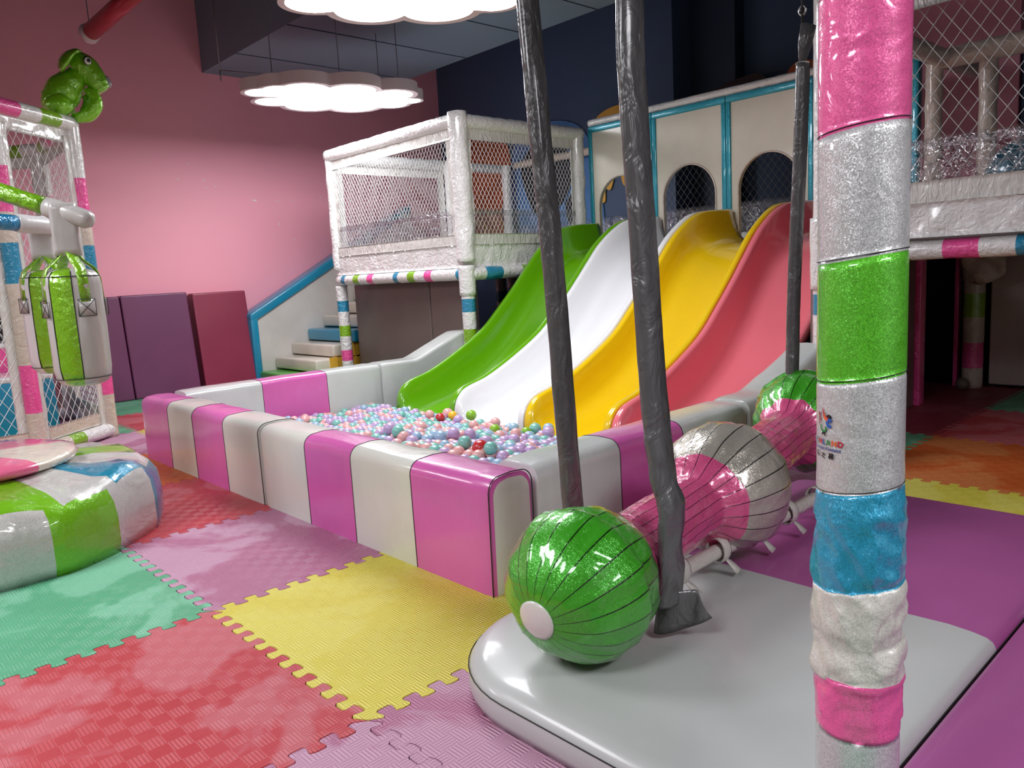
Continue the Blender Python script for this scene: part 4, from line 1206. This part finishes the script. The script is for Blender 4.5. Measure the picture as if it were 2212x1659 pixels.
for k, (x, y) in enumerate(((.62, 5.0), (.95, 5.0), (1.15, 5.95), (2.3, 5.0))):
    striped('inner_post', (x, y, 1.2), (x, y, 2.42), .055, [(.5, 'beige')], rp, 12, .12, 7, seed=k)
striped('inner_beam', (RX, RY, 2.38), (.7, 5.95, 2.38), .06, [(.5, 'beige')], rp, 12, .12)
striped('inner_beam', (.62, 5.0, 2.38), (3.5, 5.0, 2.38), .07, [(.5, 'beige')], rp, 12, .12)
striped('lower_post', (.645, 5.9, 0), (.645, 5.9, 1.13), .075, [(.16, 'beige'), (.2, 'stripepink'), (.2, 'beige'), (.19, 'stripegreen'), (.4, 'beige')], rp, 16, .04)
box('pink_upright', (.52, .60, 4.90, 5.0, 0, 1.13), 'stripepink', rp, .01)
box('inner_side_screen', (.52, .57, 3.4, 4.88, 0, 1.12), 'taupe', rp, .01)
V, F = [], []
for i in range(9):
    for j in range(9):
        x = .60+.30*j/8; z = 1.10-.30*i/8*(1-.5*abs(j/8-.4))
        V.append((x, 5.72+.06*noise.noise(Vector((x*9, z*9, 2))), z+.03*noise.noise(Vector((x*7, z*7, 5)))))
for i in range(8):
    for j in range(8): k = i*9+j; F.append((k, k+1, k+10, k+9))
o = obj('torn_cover', V, F, 'beige', rp); o.modifiers.new('s', 'SOLIDIFY').thickness = .004
wp = box('back_pad', (.74, 2.6, 5.96, 6.02, .02, 1.08), 'whitepad', None, .015); tag(wp, 'off-white padded panel at the back under the right platform', 'wall pad')
dp = box('door_recess', (-.4, .64, 6.35, 6.4, 0, 1.2), 'black', None); dp.name = 'doorway_dark'; tag(dp, 'black sheet painted for the darkness of the doorway at the back beside the pink upright', 'board')  # dark doorway drawn as a flat black sheet, its darkness put into the colour
pf = box('pink_frame_strip', (.50, .53, 5.9, 5.98, 0, 1.12), 'stripepink', None, .005); tag(pf, 'thin pink upright strip left of the far striped post', 'upright')
wpb = box('wall_board', (.88, 3.0, 6.03, 6.09, 1.25, 2.6), 'navy', None); tag(wpb, 'navy board behind the upper deck at the far right', 'wall board')
lb, lf_ = sphere_vf((.63, 5.72, .05), .05, 16, 10)
o = obj('loose_ball', lb, lf_, 'taupe', None, loc=(.63, 5.72, 0)); tag(o, 'small grey ball on the floor beside the far striped post', 'ball')
# teal inflatable ball upstairs
v, f = sphere_vf((1.55, 3.62, 1.432), .21, 32, 18)
tb = thing('play_ball_large', 'large teal ball behind the clear vinyl on the right platform', 'ball', (1.55, 3.62, 1.22))
obj('ball_skin', v, f, 'tball', tb)
tube('panel_seam', [(1.55+.211*math.cos(a), 3.62+.211*math.sin(a), 1.452) for a in [2*PI*k/32 for k in range(32)]], .0025, 'thread', tb, 5, closed=True)

# ------------------------------------------------------------------ round carousel seat with hanging bags
cs = thing('round_seat', 'low round seat of shiny green, grey and blue segments with a pink centre', 'soft seat', (-1.6, -.45, 0))
C0 = Vector((-1.6, -.45)); APO = .775; HS = .335
def oct_r(a):  # octagon with softened corners
    k = ((a+PI/8) % (PI/4))-PI/8; return APO/math.cos(k)*(1-.05*max(0, (abs(k)-.22)/.17)**1.5)
NSEG = 16; COLS = ['sgreen', 'sgrey', 'sblue', 'sgrey']*4
prof = [(.985, 0), (1.0, .05), (1.0, .16), (.985, .24), (.945, .295), (.89, .325), (.80, .335), (.66, .345), (.55, .36), (.3, .37)]
NA = 192; V, F, mi = [], [], []
for (k, z) in prof:
    for j in range(NA):
        a = 2*PI*j/NA; r = oct_r(a)*k
        g_ = noise.noise(Vector((math.cos(a)*4, math.sin(a)*4, k*6)))
        dent = .03*max(0, noise.noise(Vector((math.cos(a)*3+5, math.sin(a)*3, k*3)))) if .5 < k < .97 else 0
        zz = z+(g_*.022 if z > .2 and k < 1 else 0)-dent*1.5
        sm_ = abs(((a/(2*PI)*NSEG+.25) % 1)-.5)*2
        V.append((C0.x+math.cos(a)*(r+g_*.01), C0.y+math.sin(a)*(r+g_*.01), max(0, zz-.006*(sm_ > .93 and z > .05))))
for i in range(len(prof)-1):
    for j in range(NA):
        a, b = i*NA+j, i*NA+(j+1) % NA; F.append((a, b, b+NA, a+NA))
        # the upper and lower halves are sewn with a shift, which makes the zigzag of colours
        ja = (j/NA*NSEG+.52)+(.0 if i < 4 else .8)
        mi.append(['sgreen', 'sgrey', 'sblue'].index(COLS[(int(ja)+3) % 16]))
F.append(tuple(range((len(prof)-1)*NA, len(prof)*NA))); mi.append(1)
F.append(tuple(reversed(range(NA)))); mi.append(1)
obj('seat_cover', V, F, ['sgreen', 'sgrey', 'sblue'], cs, mi=mi)
# centre cushion
V, F, mi = [], [], []
CP = [(.40, .355), (.445, .372), (.455, .39), (.44, .408), (.39, .42), (.25, .427), (.02, .43)]
for r, z in CP:
    for j in range(64): a = 2*PI*j/64; V.append((C0.x+math.cos(a)*r, C0.y+math.sin(a)*r, z+.004*noise.noise(Vector((a*2, r*9, 0)))))
for i in range(len(CP)-1):
    for j in range(64):
        a, b = i*64+j, i*64+(j+1) % 64; F.append((a, b, b+64, a+64)); mi.append(0 if int(((j+6) % 64)/10.7) % 2 == 0 else 1)
F.append(tuple(range((len(CP)-1)*64, len(CP)*64))); mi.append(0)
obj('centre_cushion', V, F, ['spink', 'scream'], cs, mi=mi)
# hub pole and arms
cr = thing('carousel_arms', 'padded green and blue arms reaching out above the round seat', 'carousel frame', (-1.6, -.45, .44))
striped('hub_pole', (-1.6, -.45, .44), (-1.6, -.45, 1.72), .06, [(.2, 'whitecover'), (.2, 'stripepink')], cr)
def arm(a, b, mat, capmat, split):
    a, b = Vector(a), Vector(b); m = a.lerp(b, split)
    striped('arm_sleeve', a, m, .038, [(.5, mat)], cr, 18, .07, 16)
    P = [m.lerp(b, t) for t in (0, .1, .5, .85, .96, 1)]
    tube('arm_end_cover', P, [.041, .045, .043, .041, .03, .008], capmat, cr, 16, wr=wrinkle(.06, 14, 3))
arm((-1.58, -.42, 1.70), (-1.075, .075, 1.435), 'gbar', 'baggrey', .72)
arm((-1.6, -.41, 1.50), (-1.80, .11, 1.468), 'bbar', 'bagwhite', .62)
def bag(c, ztop, zbot, R_, rot, mats, label, zbar, seedk):
    t = thing('punching_bag', label, 'hanging bag', (c[0], c[1], zbot), 'padded bags hanging above the round seat')
    x, y = c; H = ztop-zbot
    # boxy-round body in quarters
    NS = 64; prof = [(.55, 0), (.80, .012), (.94, .035), (1.0, .08), (1.01, H*.5), (1.0, H-.07), (.95, H-.03), (.80, H-.008), (.5, H+.004), (.1, H+.008)]
    V, F, mi = [], [], []
    for k, z in prof:
        for j in range(NS):
            a = 2*PI*j/NS; q = 1+.06*abs(math.sin(2*(a)))
            r = R_*k*q*(1+.02*noise.noise(Vector((math.cos(a)*3, math.sin(a)*3, z*5+seedk))))
            if min(z, H-z) < .04: r *= 1+.015*math.sin(a*26)
            aa = a+rot; V.append((x+math.cos(aa)*r, y+math.sin(aa)*r, zbot+z))
    for i in range(len(prof)-1):
        for j in range(NS):
            p, q = i*NS+j, i*NS+(j+1) % NS; F.append((p, q, q+NS, p+NS)); mi.append(mats[1][int(j/NS*8) % len(mats[1])])
    F.append(tuple(range((len(prof)-1)*NS, len(prof)*NS))); mi.append(0); F.append(tuple(reversed(range(NS)))); mi.append(0)
    obj('bag_body', V, F, mats[0], t, mi=mi)
    # seams
    sv = []
    for k in range(8):
        if mats[1][k % len(mats[1])] == mats[1][(k-1) % len(mats[1])]: continue
        a = 2*PI*k/8+rot; q = 1+.06*abs(math.sin(2*(a-rot)))
        sv.append(tube_vf([(x+math.cos(a)*R_*kk*q*1.005, y+math.sin(a)*R_*kk*q*1.005, zbot+z) for kk, z in prof[2:8]], .0025, 5)[:2])
    for zz in (.035, H-.03):
        sv.append(tube_vf([(x+math.cos(a+rot)*R_*.965*(1+.06*abs(math.sin(2*a))), y+math.sin(a+rot)*R_*.965*(1+.06*abs(math.sin(2*a))), zbot+zz) for a in [2*PI*k/40 for k in range(40)]], .0018, 5, closed=True)[:2])
    v, f = join_vf(sv); obj('seam', v, f, 'thread', t)
    # four green straps to the hanger and their stitched patches
    for k in range(4):
        a = rot+PI/8+k*PI/2; ca, sa = math.cos(a), math.sin(a); s_ = Vector((-sa, ca, 0))
        path = [(.02, ztop+.075), (.035, ztop+.06), (R_*.5, ztop+.035), (R_*.86, ztop+.002), (R_*.99, ztop-.04), (R_*1.03, ztop-.14)]
        V, F = [], []
        for r, z in path:
            for sg in (-1, 1): V.append(Vector((x+ca*r, y+sa*r, z))+s_*sg*.021)
        for i in range(len(path)-1): F.append((2*i, 2*i+1, 2*i+3, 2*i+2))
        o = obj('strap', V, F, 'baggreen', t, sm=True); o.modifiers.new('s', 'SOLIDIFY').thickness = .004
        cc = Vector((x+ca*(R_*1.055), y+sa*(R_*1.055), ztop-.165)); up = Vector((0, 0, 1)); h = .036
        V = [cc-s_*h-up*h, cc+s_*h-up*h, cc+s_*h+up*h, cc-s_*h+up*h]
        po = obj('stitched_patch', V, [(0, 1, 2, 3)], 'baggrey', t); po.modifiers.new('s', 'SOLIDIFY').thickness = .003
        lines = []
        off = Vector((ca, sa, 0))*.004
        for p, q in ((0, 1), (1, 2), (2, 3), (3, 0), (0, 2), (1, 3)): lines.append(tube_vf([V[p]+off, V[q]+off], .0014, 4)[:2])
        v, f = join_vf(lines); obj('cross_stitch', v, f, 'thread', po)
    # flat sleeve up to the arm
    zt = zbar; N_ = 9; V, F = [], []
    P = rounded_poly(x-.052, x+.052, y-.03, y+.03, (.015,)*4, 4)
    d = math.atan2(CAM.y-y, CAM.x-x)+PI/2
    for i in range(N_):
        z = ztop+.06+(zt+.045-ztop-.06)*i/(N_-1)
        for (px_, py_) in P:
            dx, dy = px_-x, py_-y; k = 1+.10*noise.noise(Vector((dx*30, dy*30, z*16+seedk)))
            V.append((x+(dx*math.cos(d)-dy*math.sin(d))*k, y+(dx*math.sin(d)+dy*math.cos(d))*k, z))
    n = len(P)
    for i in range(N_-1):
        for j in range(n): a, b = i*n+j, i*n+(j+1) % n; F.append((a, b, b+n, a+n))
    F.append(tuple(range(n))[::-1]); F.append(tuple((N_-1)*n+j for j in range(n)))
    obj('hanger_sleeve', V, F, 'baggrey' if seedk == 1 else 'bagwhite', t)
bag((-1.155, -.02), 1.235, .73, .113, math.radians(-15), (['baggrey', 'baggreen', 'bagwhite'], [0, 0, 0, 1]), 'front grey and green padded bag hanging above the round seat', 1.475, 1)
bag((-1.82, .03), 1.25, .74, .12, math.radians(-5), (['bagwhite', 'baggreen', 'bagwhite'], [0, 0, 0, 1]), 'rear white and green padded bag, half hidden by the front one', 1.475, 2)

# ------------------------------------------------------------------ netted climbing frame at the left
cf = thing('climbing_cage', 'white netted climbing frame at the left edge with green toy on top', 'play structure', (-4.7, .4, 0))
VX = [(-3.96, .80), (-5.2, .86), (-5.86, .35), (-5.86, -.9), (-3.42, -.9), (-3.46, .20)]
ZF = 2.39
for k, (x, y) in enumerate(VX):
    striped('post', (x, y, 0), (x, y, ZF), .055, [(.34, 'beige'), (.33, 'stripepink'), (.55, 'beige'), (.27, 'stripeblue'), (.20, 'beige'), (.30, 'stripepink'), (.5, 'whitecover')], cf, 14, .05, seed=k)
def fside(a, b, knots=.004, net_=True, seed=0):
    A, B_ = Vector((a[0], a[1], 0)), Vector((b[0], b[1], 0)); d = (B_-A).normalized(); Ln = (B_-A).length
    striped('top_beam', A+Vector((0, 0, ZF)), B_+Vector((0, 0, ZF)), .055, [(.16, 'whitecover'), (.2, 'stripegreen'), (.2, 'whitecover'), (.2, 'stripepink')], cf, 16, .04, seed=seed)
    strip_wavy('top_hem', cf, A+d*.04+Vector((0, 0, ZF-.15)), B_-d*.04+Vector((0, 0, ZF-.15)), .1, 'hem', .01, .008, 18, seed)
    strip_wavy('side_hem', cf, A+d*.05+Vector((0, 0, .1)), A+d*.05+Vector((0, 0, ZF-.1)), .06, 'hem', .01, .008, 10, seed+1, up=d)
    strip_wavy('side_hem', cf, B_-d*.11+Vector((0, 0, .1)), B_-d*.11+Vector((0, 0, ZF-.1)), .06, 'hem', .01, .008, 10, seed+2, up=d)
    striped('floor_beam', A+Vector((0, 0, .06)), B_+Vector((0, 0, .06)), .055, [(.35, 'whitecover'), (.15, 'stripegreen'), (.3, 'beige')], cf, 14, .05, seed=seed+1)
    strip_wavy('bottom_hem', cf, A+d*.05+Vector((0, 0, .12)), B_-d*.05+Vector((0, 0, .12)), .09, 'beige', .01, .006, 16, seed+3)
    if net_: net('net', cf, A+d*.05+Vector((0, 0, .18)), d, (0, 0, 1), Ln-.1, ZF-.3, .07, .105, .0021, 'net', knots)
fside(VX[0], VX[1], 0, True, 1); fside(VX[1], VX[2], 0, True, 2); fside(VX[2], VX[3], 0, True, 3); fside(VX[0], VX[5], .0045, True, 4); fside(VX[4], VX[5], 0, True, 5)
for nm, b_, m, l in (('step_block', (-5.15, -4.55, .08, .58, .01, .5), 'tealpad', 'teal padded block inside the left netted frame'),
                     ('step_block', (-5.85, -5.25, .05, .62, .01, .74), 'stripepink', 'hot pink padded block behind the teal block in the netted frame'),
                     ('step_block', (-5.0, -4.5, -.75, -.05, .01, .45), 'stripepink', 'low pink padded block at the left edge inside the netted frame')):
    t = thing(nm, l, 'padded block', ((b_[0]+b_[1])/2, (b_[2]+b_[3])/2, .01), 'climbing blocks in the netted frame')
    box('block_body', (b_[0], b_[1], b_[2], b_[3], b_[4], b_[5]-.04), m, t, .015)
    box('block_top', (b_[0], b_[1], b_[2], b_[3], b_[5]-.045, b_[5]), 'whitecover', t, .015)

# ------------------------------------------------------------------ green dog-like toy on the frame
ty = thing('inflatable_toy_dog', 'shiny green inflatable toy dog sitting on the corner of the netted frame', 'toy', (-3.97, .80, 2.44))
# built in a side plane: u to the photo's right, z up
tu = Vector((r2.x, r2.y, 0)).normalized(); tn = Vector((-tu.y, tu.x, 0)); tn = -tn if (CAM-Vector((-3.97, .8, 1))).dot(tn) < 0 else tn
T0 = Vector((-4.0, .83, 2.42))
def tp(u, z, n=0): return T0+tu*u+Vector((0, 0, z))+tn*n
PXM = .00335
tn = (CAM-T0); tn.z = 0; tn = tn.normalized(); tu = Vector((-tn.y, tn.x, 0)); tu = tu if tu.dot(r2) > 0 else -tu
def tq(x, y, n=0): return tp(((x-165)+.125*(262-y))*.0030+.012, (262-y)*.0035, n*.0031)
def limb(name, P, R_, mat='toygreen', seg=20, flat=1.0, par=None, amp=.09):
    Q = resample3([tq(*p) for p in P], 6)
    rr_ = []
    for i in range(len(P)-1):
        for k in range(6): t = k/6; t = t*t*(3-2*t); rr_.append((R_[i]*(1-t)+R_[i+1]*t)*PXM)
    rr_.append(R_[-1]*PXM)
    v, f, u = tube_vf(Q, rr_, seg, True, wrinkle(amp, 10, len(P)), flat=flat)
    return obj(name, v, f, mat, par or ty, uvs=u)
limb('torso', [(137, 262), (132, 248), (130, 226), (142, 202), (158, 182), (170, 166), (176, 158)], [10, 26, 34, 36, 31, 22, 8])
for sg in (1, -1):
    limb('haunch', [(108, 240, 22*sg), (118, 237, 30*sg), (136, 236, 33*sg), (152, 240, 28*sg), (158, 244, 24*sg)], [6, 20, 25, 18, 6])
limb('foreleg', [(188, 200, 12), (201, 204, 16), (211, 216, 18), (211, 234, 18), (197, 250, 16), (176, 256, 12), (160, 252, 8)], [5, 10, 13, 15, 15, 12, 5])
limb('foreleg', [(185, 205, -16), (196, 216, -20), (192, 238, -20), (176, 252, -16)], [6, 12, 14, 6])
limb('tail', [(112, 214), (103, 210), (97, 208), (94, 209)], [10, 8, 6, 2])
limb('head', [(152, 150), (160, 148), (175, 146), (190, 151), (205, 166), (217, 182), (226, 194), (230, 199)], [8, 22, 29, 29, 26, 24, 20, 9], amp=.06)
limb('ear', [(180, 122, 22), (166, 126, 34), (153, 136, 38), (144, 149, 38), (139, 160, 36), (139, 168, 33)], [5, 14, 19, 19, 14, 4], flat=.45)
limb('ear', [(186, 124, -18), (184, 132, -28), (186, 146, -31), (188, 154, -30)], [4, 11, 13, 3], flat=.5)
limb('nose', [(224, 166), (233, 173), (239, 182), (239, 190)], [4, 11, 10, 3], 'nosegrey')
for (ex, ey, en) in ((193, 142, 29), (211, 148, 6)):
    dv = (CAM-tq(ex, ey, en)).normalized(); dv = (dv*.6+tn*.3+tu*.5).normalized() if en > 10 else (dv*.5+tu*.8).normalized()
    c = tq(ex, ey, en); e = disc('eye', c+dv*.010, dv, .031, .008, 'eyeblack', ty, 20)
    disc('eye_white', c+dv*.016, dv, .025, .006, 'eyewhite', e, 18); disc('pupil', c+dv*.022+tu*.003, dv, .012, .003, 'eyeblack', e, 14)

# ------------------------------------------------------------------ cloud lamps
CLOUD = [(-.72, -.05, .20), (-.55, .28, .22), (-.18, .36, .30), (.25, .30, .30), (.58, .12, .20), (.70, -.08, .14), (.45, -.28, .24), (.02, -.34, .28), (-.40, -.30, .26), (-.6, -.2, .2), (0, 0, .45)]
def cloud_outline(sc=1.0, n=160):
    out = []
    for k in range(n):
        a = 2*PI*k/n; d = Vector((math.cos(a), math.sin(a))); best = 0
        for x, y, r in CLOUD:
            c = Vector((x, y)); b = d.dot(c); q = b*b-c.length_squared+(r*sc)**2
            if q > 0: best = max(best, b+math.sqrt(q))
        out.append((d.x*best, d.y*best))
    return out
OUT, INN = cloud_outline(1.0), cloud_outline(.80)
def lamp(cx_, cy_, rot, z, label, sx=.97, sy=.97):
    t = thing('cloud_lamp', label, 'ceiling lamp', (cx_, cy_, z), 'cloud shaped hanging lamps')
    cr_, sr_ = math.cos(rot), math.sin(rot)
    def W(p, zz): x, y = p[0]*sx, p[1]*sy; return (cx_+x*cr_-y*sr_, cy_+x*sr_+y*cr_, zz)
    n = len(OUT)
    V = [W(p, z+.10) for p in OUT]+[W(p, z) for p in OUT]+[W(p, z) for p in INN]+[W(p, z+.012) for p in INN]
    F = [tuple(range(n))]
    for k in range(n):
        b = (k+1) % n
        F += [(k, k+n, b+n, b), (k+n, k+2*n, b+2*n, b+n), (k+2*n, k+3*n, b+3*n, b+2*n)]
    h = obj('housing', V, F, 'lampbody', t, sm=False)
    bm = bmesh.new(); bm.from_mesh(h.data); bmesh.ops.triangulate(bm, faces=[f for f in bm.faces if len(f.verts) > 4]); bmesh.ops.recalc_face_normals(bm, faces=bm.faces); bm.to_mesh(h.data); bm.free()
    d = obj('diffuser', [W(p, z+.008) for p in INN]+[(cx_, cy_, z+.008)], [(k, n, (k+1) % n) for k in range(n)], 'diffuser', t, sm=False)
    bm = bmesh.new(); bm.from_mesh(d.data); bmesh.ops.recalc_face_normals(bm, faces=bm.faces)
    if sum(f.normal.z for f in bm.faces) > 0: bmesh.ops.reverse_faces(bm, faces=bm.faces)
    bm.to_mesh(d.data); bm.free()
    for p in ((-.6, .05), (.5, .2), (-.1, -.4), (.55, -.2)):
        q = W(p, z+.1); top = ZC if not (2.79 < q[1] < 4.95) else 3.48
        tube('hanging_wire', [q, (q[0], q[1], top)], .004, 'cable', t, 6)
    return t
ZL = 2.80
lamp(-3.92, 3.10, math.radians(76), ZL, 'lit cloud lamp hanging in front of the pink wall')
lamp(-1.30, 2.02, math.radians(64), ZL, 'lit cloud lamp cut by the top edge of the photo')
lamp(-1.0, -1.7, math.radians(70), ZL, 'unseen cloud lamp added as fill light on the left')  # this lamp and the next three are unseen, added to fill the near half
lamp(-4.3, -2.6, math.radians(70), ZL, 'unseen cloud lamp added as fill light at the far left')
lamp(1.9, -2.2, math.radians(70), ZL, 'unseen cloud lamp added as fill light behind the viewer')
lamp(4.4, .4, math.radians(70), ZL, 'unseen cloud lamp added as fill light on the right')

# cable conduit hanging by the duct, fire pipe
cd = thing('cable_conduit', 'thin grey conduit hanging below the dark duct boxing', 'conduit', (-5.3, 3.6, 3.3))
tube('rod', [(-5.35, 2.62, 3.30), (-5.35, 2.62, ZC)], .008, 'cable', cd, 6)
tube('rod', [(-5.35, 2.62, 3.30), (-5.35, 4.5, 3.38)], .008, 'cable', cd, 6)
tube('rod', [(-5.35, 2.62, 3.30), (-5.35, 2.62, 3.20)], .008, 'cable', cd, 6)
fp = thing('fire_pipe', 'red fire pipe with wrapped end near the ceiling at top left', 'pipe', (-5.0, 1.3, 3.3))
pa = Vector((-4.99, 1.315, 3.30)); pb = Vector((-3.32, 1.52, 3.72)) 
def on_ray(x, y, D): return CAM+fw*D+r2*((x-1106)/FPX*D)+d2*((y-829.5)/FPX*D)
pa = on_ray(193, 72, 7.0); pb = on_ray(330, -50, 6.3)
tube('pipe', [pa, pb], .075, 'pipe', fp, 20)
dd = (pb-pa).normalized()
tube('wrapped_end', [pa-dd*.03, pa, pa+dd*.04], [.08, .088, .084], 'lampbody', fp, 16, wr=wrinkle(.2, 20, 2))
tube('flange', [pa+dd*1.15, pa+dd*1.19], .10, 'pipe', fp, 20)
tube('hanger_rod', [pa+dd*.02, (pa.x, pa.y, ZC)], .005, 'cable', fp, 6)

for o in bpy.data.objects:
    if '_o' in o.keys(): del o['_o']
